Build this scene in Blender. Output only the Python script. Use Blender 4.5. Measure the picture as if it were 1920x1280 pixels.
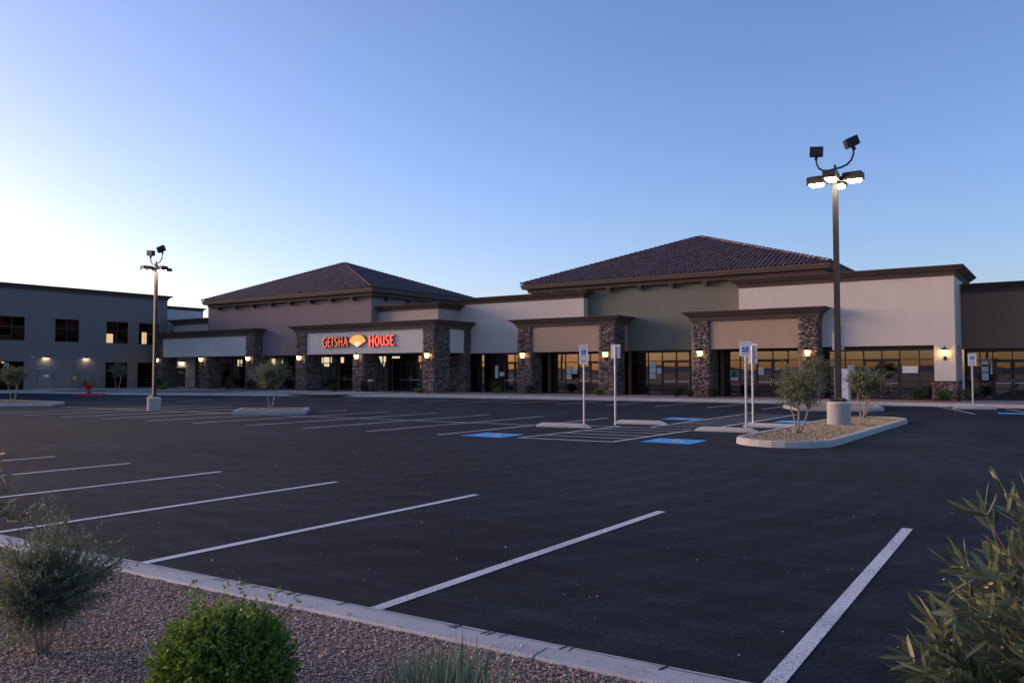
import bpy, math, random
import numpy as np
from mathutils import Vector, Matrix
random.seed(7)
RNG = np.random.default_rng(11)
R = math.radians
scene = bpy.context.scene
for o in list(bpy.data.objects):
    bpy.data.objects.remove(o)

# ------------------------------------------------------------------ camera
cam_d = bpy.data.cameras.new('camera')
cam = bpy.data.objects.new('camera', cam_d)
scene.collection.objects.link(cam)
cam.location = (0, 0, 1.75)
cam.rotation_euler = (R(90) + math.atan(58 / 1500), 0, R(34.85))
cam_d.sensor_width = 36
cam_d.lens = 1500 / 1920 * 36
cam_d.clip_start = 0.05
cam_d.clip_end = 60000
scene.camera = cam

# ------------------------------------------------------------------ sky and sun (dusk, sun just down behind the viewer's left)
SUN_AZ = Vector((-0.951, -0.309))          # horizontal direction towards the sun
SUN_EL = 2.5
world = bpy.data.worlds.new('World')
scene.world = world
world.use_nodes = True
wn = world.node_tree
bg = wn.nodes['Background']
sky = wn.nodes.new('ShaderNodeTexSky')
sky.sky_type = 'NISHITA'
sky.sun_disc = False
sky.sun_elevation = R(SUN_EL)
sky.sun_rotation = math.atan2(SUN_AZ.x, SUN_AZ.y) + R(4)
sky.altitude = 600
sky.air_density = 0.8
sky.dust_density = 2.0
sky.ozone_density = 2.6
tint = wn.nodes.new('ShaderNodeVectorMath')          # cool-magenta white balance of the photograph, the same over the whole sky
tint.operation = 'MULTIPLY'
tint.inputs[1].default_value = (1.34, 1.0, 1.05)
wn.links.new(sky.outputs[0], tint.inputs[0])
wn.links.new(tint.outputs[0], bg.inputs[0])
bg.inputs[1].default_value = 0.15
sun_d = bpy.data.lights.new('sun', 'SUN')
sun_d.energy = 1.25
sun_d.angle = R(30)
sun_d.color = (1.0, 0.69, 0.51)
sun = bpy.data.objects.new('sun', sun_d)
scene.collection.objects.link(sun)
sd = Vector((SUN_AZ.x, SUN_AZ.y, 0.10)).normalized()
sun.rotation_euler = sd.to_track_quat('Z', 'Y').to_euler()

scene.view_settings.view_transform = 'Standard'
scene.view_settings.look = 'None'
scene.view_settings.gamma = 1
scene.view_settings.exposure = 2.05
scene.view_settings.use_curve_mapping = False

# ------------------------------------------------------------------ helpers
COL = scene.collection


class MB:
    """collects faces for one mesh"""
    def __init__(s):
        s.v = []; s.f = []

    def box(s, x0, x1, y0, y1, z0, z1):
        b = len(s.v)
        s.v += [(x0, y0, z0), (x1, y0, z0), (x1, y1, z0), (x0, y1, z0), (x0, y0, z1), (x1, y0, z1), (x1, y1, z1), (x0, y1, z1)]
        s.f += [(b, b + 3, b + 2, b + 1), (b + 4, b + 5, b + 6, b + 7), (b, b + 1, b + 5, b + 4), (b + 1, b + 2, b + 6, b + 5), (b + 2, b + 3, b + 7, b + 6), (b + 3, b, b + 4, b + 7)]
        return s

    def quad(s, *p):
        b = len(s.v); s.v += [tuple(q) for q in p]; s.f.append(tuple(range(b, b + len(p)))); return s

    def frustum(s, c, a0, b0, a1, b1, z0, z1):
        """tapered box centred at c=(x,y): half sizes a,b at z0 and z1"""
        b = len(s.v); x, y = c
        for (ha, hb, z) in ((a0, b0, z0), (a1, b1, z1)):
            s.v += [(x - ha, y - hb, z), (x + ha, y - hb, z), (x + ha, y + hb, z), (x - ha, y + hb, z)]
        s.f += [(b, b + 3, b + 2, b + 1), (b + 4, b + 5, b + 6, b + 7)]
        for i in range(4):
            j = (i + 1) % 4
            s.f.append((b + i, b + j, b + 4 + j, b + 4 + i))
        return s

    def sweep(s, prof, path, closed=False):
        """profile [(out, z)] carried along a plan path with mitred corners; outward is to the right of travel"""
        n = len(path); P = [Vector(p) for p in path]; rows = []
        for i in range(n):
            dirs = []
            if i > 0 or closed: dirs.append((P[i] - P[i - 1]).normalized())
            if i < n - 1 or closed: dirs.append((P[(i + 1) % n] - P[i]).normalized())
            nn = [Vector((d.y, -d.x)) for d in dirs]
            m = nn[0] if len(nn) == 1 else (nn[0] + nn[1])
            if len(nn) == 2:
                m = m / max(0.25, (1 + nn[0].dot(nn[1])))
            rows.append([(P[i].x + m.x * o, P[i].y + m.y * o, z) for o, z in prof])
        b = len(s.v); k = len(prof)
        for r in rows: s.v += r
        for i in range(n if closed else n - 1):
            j = (i + 1) % n
            for q in range(k):
                w = (q + 1) % k
                s.f.append((b + i * k + q, b + j * k + q, b + j * k + w, b + i * k + w))
        if not closed:
            s.f.append(tuple(b + q for q in range(k))[::-1]); s.f.append(tuple(b + (n - 1) * k + q for q in range(k)))
        return s

    def poly(s, pts, z0, z1):
        b = len(s.v); n = len(pts)
        s.v += [(p[0], p[1], z0) for p in pts] + [(p[0], p[1], z1) for p in pts]
        s.f.append(tuple(range(b, b + n))[::-1]); s.f.append(tuple(range(b + n, b + 2 * n)))
        for i in range(n):
            j = (i + 1) % n; s.f.append((b + i, b + j, b + n + j, b + n + i))
        return s

    def tube(s, pts, rad, n=8, cap=True):
        P = [Vector(p) for p in pts]; k = len(P)
        if not hasattr(rad, '__len__'): rad = [rad] * k
        b = len(s.v); up = Vector((0.13, 0.31, 0.94))
        for i in range(k):
            d = (P[min(i + 1, k - 1)] - P[max(i - 1, 0)]).normalized()
            if abs(d.dot(up)) > 0.95: up = Vector((1, 0.2, 0.1))
            a = d.cross(up).normalized(); c = d.cross(a).normalized()
            for q in range(n):
                t = 2 * math.pi * q / n
                s.v.append(tuple(P[i] + (a * math.cos(t) + c * math.sin(t)) * rad[i]))
        for i in range(k - 1):
            for q in range(n):
                w = (q + 1) % n
                s.f.append((b + i * n + q, b + (i + 1) * n + q, b + (i + 1) * n + w, b + i * n + w))
        if cap:
            s.f.append(tuple(b + q for q in range(n))); s.f.append(tuple(b + (k - 1) * n + q for q in range(n))[::-1])
        return s

    def lathe(s, c, prof, n=20):
        b = len(s.v); k = len(prof)
        for r, z in prof:
            for q in range(n):
                t = 2 * math.pi * q / n
                s.v.append((c[0] + r * math.cos(t), c[1] + r * math.sin(t), c[2] + z))
        for i in range(k - 1):
            for q in range(n):
                w = (q + 1) % n
                s.f.append((b + i * n + q, b + i * n + w, b + (i + 1) * n + w, b + (i + 1) * n + q))
        s.f.append(tuple(b + q for q in range(n))[::-1]); s.f.append(tuple(b + (k - 1) * n + q for q in range(n)))
        return s

    def mesh(s, name, mat, smooth=False):
        me = bpy.data.meshes.new(name)
        me.from_pydata(s.v, [], s.f); me.update()
        if mat: me.materials.append(mat)
        if smooth:
            for p in me.polygons: p.use_smooth = True
        return me

    def build(s, name, mat, parent=None, smooth=False):
        return link(name, s.mesh(name, mat, smooth), parent)


def link(name, me, parent=None):
    o = bpy.data.objects.new(name, me); COL.objects.link(o)
    if parent is not None: o.parent = parent
    return o


def tag(o, label=None, cat=None, group=None, kind=None):
    if label: o['label'] = label
    if cat: o['category'] = cat
    if group: o['group'] = group
    if kind: o['kind'] = kind
    return o


def thing(name, label, cat, loc=(0, 0, 0), rz=0, group=None):
    o = bpy.data.objects.new(name, None); COL.objects.link(o)
    o.location = loc; o.rotation_euler = (0, 0, rz); o.empty_display_size = 0.2
    return tag(o, label, cat, group)


def copy_tree(o, parent=None):
    c = o.copy(); COL.objects.link(c); c.parent = parent
    for ch in list(o.children): copy_tree(ch, c)
    return c


def npmesh(name, V, F, mat, col=None, smooth=False):
    """fast mesh from numpy arrays; col is a per-vertex scalar kept as attribute 'tone'"""
    V = np.asarray(V, np.float32); F = np.asarray(F, np.int32); k = F.shape[1]
    me = bpy.data.meshes.new(name)
    me.vertices.add(len(V)); me.vertices.foreach_set('co', V.ravel())
    me.loops.add(F.size); me.loops.foreach_set('vertex_index', F.ravel())
    me.polygons.add(len(F)); me.polygons.foreach_set('loop_start', np.arange(0, F.size, k, dtype=np.int32))
    try: me.polygons.foreach_set('loop_total', np.full(len(F), k, np.int32))
    except Exception: pass
    if smooth: me.polygons.foreach_set('use_smooth', np.ones(len(F), bool))
    if col is not None:
        a = me.attributes.new('tone', 'FLOAT', 'POINT'); a.data.foreach_set('value', np.asarray(col, np.float32))
    me.update(calc_edges=True); me.validate()
    if mat: me.materials.append(mat)
    return me


# ------------------------------------------------------------------ materials
def new_mat(name):
    m = bpy.data.materials.new(name); m.use_nodes = True
    nt = m.node_tree; return m, nt, nt.nodes['Principled BSDF']


def N(nt, typ, **kw):
    n = nt.nodes.new(typ)
    for k, v in kw.items(): setattr(n, k, v)
    return n


def surf(name, c1, c2=None, scale=3.0, rough=0.85, bump=0.0, bscale=80.0, fine=0.0, metal=0.0, spec=0.3, stretch=(1, 1, 1), detail=6):
    """two-tone noise paint with optional fine grain and bump"""
    m, nt, p = new_mat(name)
    c2 = c2 or tuple(x * 0.85 for x in c1)
    tc = N(nt, 'ShaderNodeTexCoord'); mp = N(nt, 'ShaderNodeMapping'); mp.inputs['Scale'].default_value = stretch
    nt.links.new(tc.outputs['Object'], mp.inputs[0])
    nz = N(nt, 'ShaderNodeTexNoise'); nz.inputs['Scale'].default_value = scale; nz.inputs['Detail'].default_value = detail; nz.inputs['Roughness'].default_value = 0.6
    nt.links.new(mp.outputs[0], nz.inputs['Vector'])
    rp = N(nt, 'ShaderNodeMapRange'); rp.inputs[1].default_value = 0.3; rp.inputs[2].default_value = 0.7
    nt.links.new(nz.outputs['Fac'], rp.inputs[0])
    mx = N(nt, 'ShaderNodeMix', data_type='RGBA'); mx.inputs[6].default_value = (*c1, 1); mx.inputs[7].default_value = (*c2, 1)
    nt.links.new(rp.outputs[0], mx.inputs[0])
    out = mx.outputs[2]
    f2 = N(nt, 'ShaderNodeTexNoise'); f2.inputs['Scale'].default_value = bscale; f2.inputs['Detail'].default_value = 4
    nt.links.new(tc.outputs['Object'], f2.inputs['Vector'])
    if fine:
        r2 = N(nt, 'ShaderNodeMapRange'); r2.inputs[1].default_value = 0.25; r2.inputs[2].default_value = 0.75; r2.inputs[3].default_value = 1 - fine; r2.inputs[4].default_value = 1 + fine
        nt.links.new(f2.outputs['Fac'], r2.inputs[0])
        m2 = N(nt, 'ShaderNodeVectorMath', operation='SCALE'); nt.links.new(out, m2.inputs[0]); nt.links.new(r2.outputs[0], m2.inputs['Scale'])
        out = m2.outputs[0]
    nt.links.new(out, p.inputs['Base Color'])
    p.inputs['Roughness'].default_value = rough; p.inputs['Metallic'].default_value = metal
    p.inputs['Specular IOR Level'].default_value = spec
    if bump:
        b = N(nt, 'ShaderNodeBump'); b.inputs['Strength'].default_value = bump; b.inputs['Distance'].default_value = 0.02
        nt.links.new(f2.outputs['Fac'], b.inputs['Height']); nt.links.new(b.outputs[0], p.inputs['Normal'])
    return m


def toned(name, stops, rough=0.8, spec=0.3, grain=0.0, gscale=60, trans=0.0):
    """colour ramp driven by the per-piece attribute 'tone'"""
    m, nt, p = new_mat(name)
    at = N(nt, 'ShaderNodeAttribute', attribute_name='tone')
    cr = N(nt, 'ShaderNodeValToRGB'); e = cr.color_ramp.elements
    while len(e) < len(stops): e.new(0.5)
    for i, (t, c) in enumerate(stops): e[i].position = t; e[i].color = (*c, 1)
    nt.links.new(at.outputs['Fac'], cr.inputs[0])
    out = cr.outputs[0]
    if grain:
        tc = N(nt, 'ShaderNodeTexCoord'); nz = N(nt, 'ShaderNodeTexNoise'); nz.inputs['Scale'].default_value = gscale; nz.inputs['Detail'].default_value = 5
        nt.links.new(tc.outputs['Object'], nz.inputs['Vector'])
        r2 = N(nt, 'ShaderNodeMapRange'); r2.inputs[1].default_value = 0.25; r2.inputs[2].default_value = 0.75; r2.inputs[3].default_value = 1 - grain; r2.inputs[4].default_value = 1 + grain
        nt.links.new(nz.outputs['Fac'], r2.inputs[0])
        m2 = N(nt, 'ShaderNodeVectorMath', operation='SCALE'); nt.links.new(out, m2.inputs[0]); nt.links.new(r2.outputs[0], m2.inputs['Scale'])
        out = m2.outputs[0]
        b = N(nt, 'ShaderNodeBump'); b.inputs['Strength'].default_value = 0.5; b.inputs['Distance'].default_value = 0.01
        nt.links.new(nz.outputs['Fac'], b.inputs['Height']); nt.links.new(b.outputs[0], p.inputs['Normal'])
    nt.links.new(out, p.inputs['Base Color'])
    p.inputs['Roughness'].default_value = rough; p.inputs['Specular IOR Level'].default_value = spec
    if trans:
        tr = N(nt, 'ShaderNodeBsdfTranslucent'); nt.links.new(out, tr.inputs[0])
        ms = N(nt, 'ShaderNodeMixShader'); ms.inputs[0].default_value = trans
        nt.links.new(p.outputs[0], ms.inputs[1]); nt.links.new(tr.outputs[0], ms.inputs[2])
        nt.links.new(ms.outputs[0], nt.nodes['Material Output'].inputs[0])
    return m


def emit(name, col, s, base=(0.8, 0.8, 0.8)):
    m, nt, p = new_mat(name)
    p.inputs['Base Color'].default_value = (*base, 1); p.inputs['Emission Color'].default_value = (*col, 1); p.inputs['Emission Strength'].default_value = s
    p.inputs['Roughness'].default_value = 0.5
    return m


def glass_mat(name, tint=(0.42, 0.46, 0.50), ior=2.8):
    m = bpy.data.materials.new(name); m.use_nodes = True; nt = m.node_tree; nt.nodes.clear()
    o = N(nt, 'ShaderNodeOutputMaterial'); t = N(nt, 'ShaderNodeBsdfTransparent'); t.inputs[0].default_value = (*tint, 1)
    g = N(nt, 'ShaderNodeBsdfGlossy'); g.inputs['Roughness'].default_value = 0.006; g.inputs[0].default_value = (1.0, 0.88, 0.82, 1)
    tc = N(nt, 'ShaderNodeTexCoord'); nz = N(nt, 'ShaderNodeTexNoise'); nz.inputs['Scale'].default_value = 0.9; nz.inputs['Detail'].default_value = 1
    nt.links.new(tc.outputs['Object'], nz.inputs['Vector'])
    b = N(nt, 'ShaderNodeBump'); b.inputs['Strength'].default_value = 0.05; b.inputs['Distance'].default_value = 0.02
    nt.links.new(nz.outputs['Fac'], b.inputs['Height']); nt.links.new(b.outputs[0], g.inputs['Normal'])
    f = N(nt, 'ShaderNodeFresnel'); f.inputs[0].default_value = ior
    ge = N(nt, 'ShaderNodeNewGeometry'); inv = N(nt, 'ShaderNodeMath', operation='SUBTRACT'); inv.inputs[0].default_value = 1.0; nt.links.new(ge.outputs['Backfacing'], inv.inputs[1])
    fm = N(nt, 'ShaderNodeMath', operation='MULTIPLY'); nt.links.new(f.outputs[0], fm.inputs[0]); nt.links.new(inv.outputs[0], fm.inputs[1])
    ms = N(nt, 'ShaderNodeMixShader'); nt.links.new(fm.outputs[0], ms.inputs[0]); nt.links.new(t.outputs[0], ms.inputs[1]); nt.links.new(g.outputs[0], ms.inputs[2])
    nt.links.new(ms.outputs[0], o.inputs[0])
    return m


def asphalt_mat():
    m, nt, p = new_mat('asphalt')
    tc = N(nt, 'ShaderNodeTexCoord')
    def noise(scale, stretch=(1, 1, 1), detail=5, rough=0.6):
        mp = N(nt, 'ShaderNodeMapping'); mp.inputs['Scale'].default_value = stretch; nt.links.new(tc.outputs['Object'], mp.inputs[0])
        n = N(nt, 'ShaderNodeTexNoise'); n.inputs['Scale'].default_value = scale; n.inputs['Detail'].default_value = detail; n.inputs['Roughness'].default_value = rough
        nt.links.new(mp.outputs[0], n.inputs['Vector']); return n.outputs['Fac']
    def rng(sock, a, b, c, d):
        r = N(nt, 'ShaderNodeMapRange'); r.inputs[1].default_value = a; r.inputs[2].default_value = b; r.inputs[3].default_value = c; r.inputs[4].default_value = d
        nt.links.new(sock, r.inputs[0]); return r.outputs[0]
    def mul(a, b):
        q = N(nt, 'ShaderNodeMath', operation='MULTIPLY'); nt.links.new(a, q.inputs[0]); nt.links.new(b, q.inputs[1]); return q.outputs[0]
    big = rng(noise(0.22, detail=5), 0.3, 0.7, 0.62, 1.42)
    streak = rng(noise(1.0, (0.10, 3.2, 1), detail=7, rough=0.7), 0.3, 0.7, 0.66, 1.38)
    fine = rng(noise(90, detail=6, rough=0.8), 0.3, 0.7, 0.25, 1.9)
    grit = rng(noise(260, detail=2), 0.66, 0.76, 1.0, 2.6)
    wv = N(nt, 'ShaderNodeTexWave', wave_type='RINGS', rings_direction='Z', wave_profile='SIN'); wv.inputs['Scale'].default_value = 0.42; wv.inputs['Distortion'].default_value = 3.5; wv.inputs['Detail'].default_value = 4; wv.inputs['Detail Scale'].default_value = 0.35
    mw = N(nt, 'ShaderNodeMapping'); mw.inputs['Location'].default_value = (15.0, -13.5, 0); nt.links.new(tc.outputs['Object'], mw.inputs[0]); nt.links.new(mw.outputs[0], wv.inputs['Vector'])
    arcs = rng(wv.outputs['Fac'], 0.55, 1.0, 1.0, 1.28)
    drips = rng(noise(0.9, detail=8, rough=0.7), 0.64, 0.74, 1.0, 0.55)
    mid = mul(rng(noise(7, detail=6, rough=0.75), 0.3, 0.7, 0.74, 1.32), rng(noise(28, detail=5, rough=0.75), 0.3, 0.7, 0.50, 1.70))
    tot = mul(mul(mul(big, streak), mul(fine, grit)), mul(mul(arcs, drips), mid))
    sc = N(nt, 'ShaderNodeVectorMath', operation='SCALE'); sc.inputs[0].default_value = (0.0122, 0.0150, 0.0205); nt.links.new(tot, sc.inputs['Scale'])
    nt.links.new(sc.outputs[0], p.inputs['Base Color'])
    p.inputs['Roughness'].default_value = 0.92; p.inputs['Specular IOR Level'].default_value = 0.12
    b = N(nt, 'ShaderNodeBump'); b.inputs['Strength'].default_value = 0.6; b.inputs['Distance'].default_value = 0.008
    nt.links.new(noise(120, detail=5, rough=0.8), b.inputs['Height']); nt.links.new(b.outputs[0], p.inputs['Normal'])
    return m


def paint_mat(name, col, wear=0.48):
    m, nt, p = new_mat(name)
    tc = N(nt, 'ShaderNodeTexCoord')
    nz = N(nt, 'ShaderNodeTexNoise'); nz.inputs['Scale'].default_value = 70; nz.inputs['Detail'].default_value = 6; nz.inputs['Roughness'].default_value = 0.75
    nt.links.new(tc.outputs['Object'], nz.inputs['Vector'])
    n2 = N(nt, 'ShaderNodeTexNoise'); n2.inputs['Scale'].default_value = 1.2; n2.inputs['Detail'].default_value = 3
    nt.links.new(tc.outputs['Object'], n2.inputs['Vector'])
    ad = N(nt, 'ShaderNodeMath', operation='MULTIPLY_ADD'); ad.inputs[1].default_value = 0.25; nt.links.new(n2.outputs['Fac'], ad.inputs[0]); nt.links.new(nz.outputs['Fac'], ad.inputs[2])
    r = N(nt, 'ShaderNodeMapRange'); r.inputs[1].default_value = wear + 0.04; r.inputs[2].default_value = wear + 0.13; nt.links.new(ad.outputs[0], r.inputs[0])
    mx = N(nt, 'ShaderNodeMix', data_type='RGBA'); mx.inputs[6].default_value = (0.06, 0.06, 0.065, 1); mx.inputs[7].default_value = (*col, 1)
    nt.links.new(r.outputs[0], mx.inputs[0]); nt.links.new(mx.outputs[2], p.inputs['Base Color'])
    p.inputs['Roughness'].default_value = 0.75
    return m


M = {}
M['asphalt'] = asphalt_mat()
M['line'] = paint_mat('white_line_paint', (0.62, 0.62, 0.62))
M['blue_paint'] = paint_mat('blue_road_paint', (0.02, 0.30, 0.66), 0.42)
M['dirt'] = surf('desert_ground', (0.24, 0.19, 0.15), (0.17, 0.14, 0.11), 0.05, 0.95, fine=0.2, bscale=4)
M['hill'] = surf('hazy_hill_rock', (0.10, 0.12, 0.17), (0.07, 0.085, 0.12), 0.002, 0.95)  # blue distance haze is put into the rock colour
M['concrete'] = surf('concrete', (0.42, 0.405, 0.385), (0.33, 0.32, 0.305), 1.6, 0.85, 0.35, 60, 0.16)
M['kerb'] = surf('kerb_concrete', (0.50, 0.485, 0.47), (0.38, 0.37, 0.36), 1.3, 0.85, 0.4, 90, 0.2)
M['base'] = surf('lamp_base_concrete', (0.40, 0.385, 0.365), (0.31, 0.30, 0.285), 2.2, 0.85, 0.3, 50, 0.12, stretch=(1, 1, .5))
M['paver'] = surf('red_pavers', (0.33, 0.20, 0.17), (0.25, 0.16, 0.14), 2.5, 0.85, 0.3, 30, 0.2)
M['bed'] = surf('gravel_bed_soil', (0.23, 0.17, 0.135), (0.15, 0.115, 0.095), 30, 0.95, 0.8, 120, 0.35)
M['pebble'] = toned('gravel', [(0, (0.24, 0.125, 0.085)), (0.35, (0.45, 0.28, 0.195)), (0.6, (0.54, 0.37, 0.275)), (0.85, (0.42, 0.37, 0.34)), (1, (0.70, 0.58, 0.49))], 0.9)
M['pebble_gold'] = toned('gold_gravel', [(0, (0.19, 0.135, 0.085)), (0.5, (0.36, 0.27, 0.17)), (1, (0.50, 0.41, 0.29))], 0.9)
M['red_kerb'] = surf('red_kerb_paint', (0.45, 0.05, 0.05), (0.33, 0.04, 0.04), 3, 0.6)
def stucco(n, c): return surf(n, c, tuple(x * 0.92 for x in c), 0.6, 0.92, 0.45, 38, 0.07, spec=0.15, stretch=(1.6, 1.6, 0.35), detail=9)
M['purple'] = stucco('taupe_stucco', (0.265, 0.205, 0.200))
M['cream'] = stucco('cream_stucco', (0.64, 0.565, 0.495))
M['bandgrey'] = stucco('light_grey_stucco', (0.66, 0.595, 0.535))
M['tan'] = stucco('tan_stucco', (0.43, 0.305, 0.225))
M['beige'] = stucco('beige_stucco', (0.47, 0.375, 0.31))
M['green'] = stucco('sage_stucco', (0.185, 0.185, 0.150))
M['brown'] = stucco('brown_stucco', (0.24, 0.150, 0.105))
M['cornice'] = surf('brown_moulding_paint', (0.105, 0.078, 0.065), (0.085, 0.064, 0.054), 0.8, 0.8, 0.15, 40, 0.05)
M['slate'] = stucco('slate_grey_stucco', (0.185, 0.165, 0.160))
M['slatedoor'] = surf('grey_painted_steel_door', (0.20, 0.175, 0.17), None, 1, 0.6)
M['pale'] = stucco('pale_grey_stucco', (0.50, 0.48, 0.48))
M['stone'] = toned('ledge_stone', [(0, (0.060, 0.045, 0.042)), (0.3, (0.125, 0.092, 0.083)), (0.6, (0.185, 0.135, 0.118)), (0.85, (0.22, 0.18, 0.165)), (1, (0.33, 0.25, 0.215))], 0.9, 0.2, 0.3, 30)
M['mortar'] = surf('dark_mortar', (0.06, 0.05, 0.048), None, 4, 0.95)
M['tile'] = toned('roof_tile', [(0, (0.022, 0.018, 0.026)), (0.35, (0.085, 0.062, 0.074)), (0.7, (0.145, 0.090, 0.100)), (1, (0.22, 0.135, 0.135))], 0.7, 0.35, 0.2, 18)
M['roofdeck'] = surf('roof_underlay', (0.03, 0.025, 0.027), None, 2, 0.95)
M['flatroof'] = surf('flat_roof_membrane', (0.35, 0.34, 0.33), None, 0.5, 0.9)
M['frame'] = surf('bronze_anodised_frame', (0.030, 0.020, 0.016), None, 5, 0.45, metal=0.3, spec=0.5)
M['post'] = surf('brown_post_paint', (0.13, 0.075, 0.045), None, 3, 0.7)
M['glass'] = glass_mat('storefront_glass')
M['glass_office'] = glass_mat('office_glass', (0.30, 0.32, 0.36), 1.5)
M['interior_wall'] = surf('interior_drywall', (0.42, 0.42, 0.40), None, 0.6, 0.9)
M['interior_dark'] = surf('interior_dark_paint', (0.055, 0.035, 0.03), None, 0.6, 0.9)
M['floor_in'] = surf('interior_concrete_floor', (0.22, 0.22, 0.21), None, 0.8, 0.6)
M['steel'] = surf('brushed_steel', (0.55, 0.55, 0.56), None, 12, 0.35, metal=0.9)
M['galv'] = surf('galvanised_post', (0.52, 0.52, 0.53), (0.40, 0.40, 0.42), 8, 0.5, metal=0.4)
M['bronze'] = surf('bronze_pole_paint', (0.034, 0.025, 0.022), None, 3, 0.55, spec=0.3)
M['black'] = surf('black_metal', (0.02, 0.018, 0.018), None, 4, 0.5)
M['white'] = surf('white_sign_sheet', (0.80, 0.80, 0.78), (0.72, 0.72, 0.70), 2, 0.5)
M['alu'] = surf('bare_sign_back', (0.66, 0.63, 0.62), (0.56, 0.54, 0.53), 4, 0.4, metal=0.35)
M['signblue'] = surf('sign_blue', (0.01, 0.10, 0.50), None, 2, 0.5)
M['signgreen'] = surf('sign_green_print', (0.02, 0.16, 0.11), None, 2, 0.5)
M['cabinet'] = surf('cabinet_paint', (0.62, 0.63, 0.64), None, 1, 0.5)
M['paper'] = surf('paper_notice', (0.70, 0.69, 0.62), None, 3, 0.8)
M['greenprint'] = surf('green_print', (0.02, 0.12, 0.07), None, 3, 0.6)
M['yellow'] = surf('yellow_notice', (0.65, 0.55, 0.05), None, 3, 0.7)
M['red'] = surf('hydrant_red', (0.42, 0.022, 0.02), None, 5, 0.45, spec=0.5)
M['bin'] = surf('dark_bin', (0.045, 0.043, 0.045), None, 5, 0.6)
M['lamp_lens'] = emit('floodlight_lens_lit', (1.0, 0.86, 0.60), 42)
M['lamp_off'] = surf('flood_lens_off', (0.05, 0.05, 0.055), None, 5, 0.2)
M['lantern'] = emit('lantern_glass_lit', (1.0, 0.62, 0.17), 4.5)
M['wallpack'] = emit('wall_light_lens_lit', (1.0, 0.80, 0.52), 14)
M['neon'] = emit('red_letter_face_lit', (1.0, 0.05, 0.035), 0.9, (0.7, 0.05, 0.03))
M['neon_dim'] = emit('red_letter_face_dim', (1.0, 0.14, 0.05), 0.16, (0.65, 0.16, 0.09))
M['letter_side'] = surf('letter_return_black', (0.02, 0.01, 0.01), None, 3, 0.5)
M['fan'] = emit('fan_face_lit', (1.0, 0.34, 0.02), 0.16, (0.75, 0.30, 0.03))
M['fan_line'] = emit('fan_rib_face', (1.0, 0.55, 0.15), 0.20, (0.9, 0.6, 0.3))
M['fan_base'] = emit('fan_base_face', (1.0, 0.7, 0.4), 0.18, (0.9, 0.7, 0.5))
M['lit_window'] = emit('lit_window_pane', (1.0, 0.62, 0.24), 2.2)
M['lit_room'] = emit('lit_interior_panel', (1.0, 0.68, 0.33), 1.5)
M['exit'] = emit('red_exit_light', (1.0, 0.05, 0.05), 1.0)
M['bark'] = surf('bark', (0.36, 0.30, 0.25), (0.22, 0.18, 0.15), 14, 0.95, 0.5, 40, 0.2)
M['twig'] = surf('twig', (0.20, 0.145, 0.12), (0.13, 0.095, 0.08), 14, 0.95)
M['olive'] = toned('olive_leaves', [(0, (0.055, 0.075, 0.038)), (0.4, (0.125, 0.155, 0.072)), (0.75, (0.20, 0.225, 0.12)), (1, (0.36, 0.36, 0.21))], 0.55, 0.4, trans=0.35)
M['box'] = toned('boxwood_leaves', [(0, (0.035, 0.080, 0.012)), (0.45, (0.105, 0.200, 0.022)), (0.8, (0.17, 0.280, 0.032)), (1, (0.27, 0.36, 0.06))], 0.5, 0.4, trans=0.35)
M['sage'] = toned('grey_green_leaves', [(0, (0.06, 0.085, 0.055)), (0.5, (0.14, 0.185, 0.115)), (0.88, (0.22, 0.26, 0.165)), (1, (0.36, 0.27, 0.05))], 0.6, 0.3, trans=0.35)
M['blade'] = toned('grey_green_blades', [(0, (0.08, 0.12, 0.07)), (0.6, (0.18, 0.24, 0.145)), (1, (0.38, 0.40, 0.27))], 0.6, 0.3, trans=0.35)
M['shrub'] = toned('dark_shrub_leaves', [(0, (0.016, 0.026, 0.011)), (0.5, (0.038, 0.060, 0.022)), (1, (0.090, 0.115, 0.035))], 0.6, 0.3, trans=0.15)

# ================================================================== THE SETTING
g = MB().quad((-9000, -9000, -0.06), (9000, -9000, -0.06), (9000, 9000, -0.06), (-9000, 9000, -0.06)).build('ground', M['dirt'])
tag(g, 'bare desert ground stretching away round the car park', 'ground', kind='structure')
lot = MB().quad((-76, -6, 0), (70, -6, 0), (70, 48, 0), (-76, 48, 0)).build('parking_lot', M['asphalt'])
tag(lot, 'dark asphalt car park with white bay lines', 'car park', kind='structure')


def strip(x0, y0, x1, y1, w=0.105, z=0.004, name='painted_line', mat='line', parent=lot):
    d = Vector((x1 - x0, y1 - y0)).normalized(); n = Vector((-d.y, d.x)) * w / 2
    return MB().quad((x0 - n.x, y0 - n.y, z), (x1 - n.x, y1 - n.y, z), (x1 + n.x, y1 + n.y, z), (x0 + n.x, y0 + n.y, z)).build(name, M[mat], parent)


# near row of bays
strip(-1.40, 4.35, -1.53, 9.97, 0.11)
for x in (-4.26, -7.02, -9.67, -12.34, -14.9, -17.4, -19.9, -22.4):
    strip(x, 4.62 + .065 * x, x, (9.78 if x < -2 else 10.08) + .085 * x, 0.11)
strip(1.25, 4.7, 1.25, 10.1, 0.11); strip(4.0, 4.9, 4.0, 10.3, 0.11)
# middle double row
strip(-14.6, 17.3, -14.6, 27.4)
for i in range(1, 10):
    x = -14.6 - 2.56 * i
    strip(x, 17.3 - 0.22 * i, x - 0.1, 27.2 - 0.22 * i)
strip(-14.6, 22.3, -42, 20.4)
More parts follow.
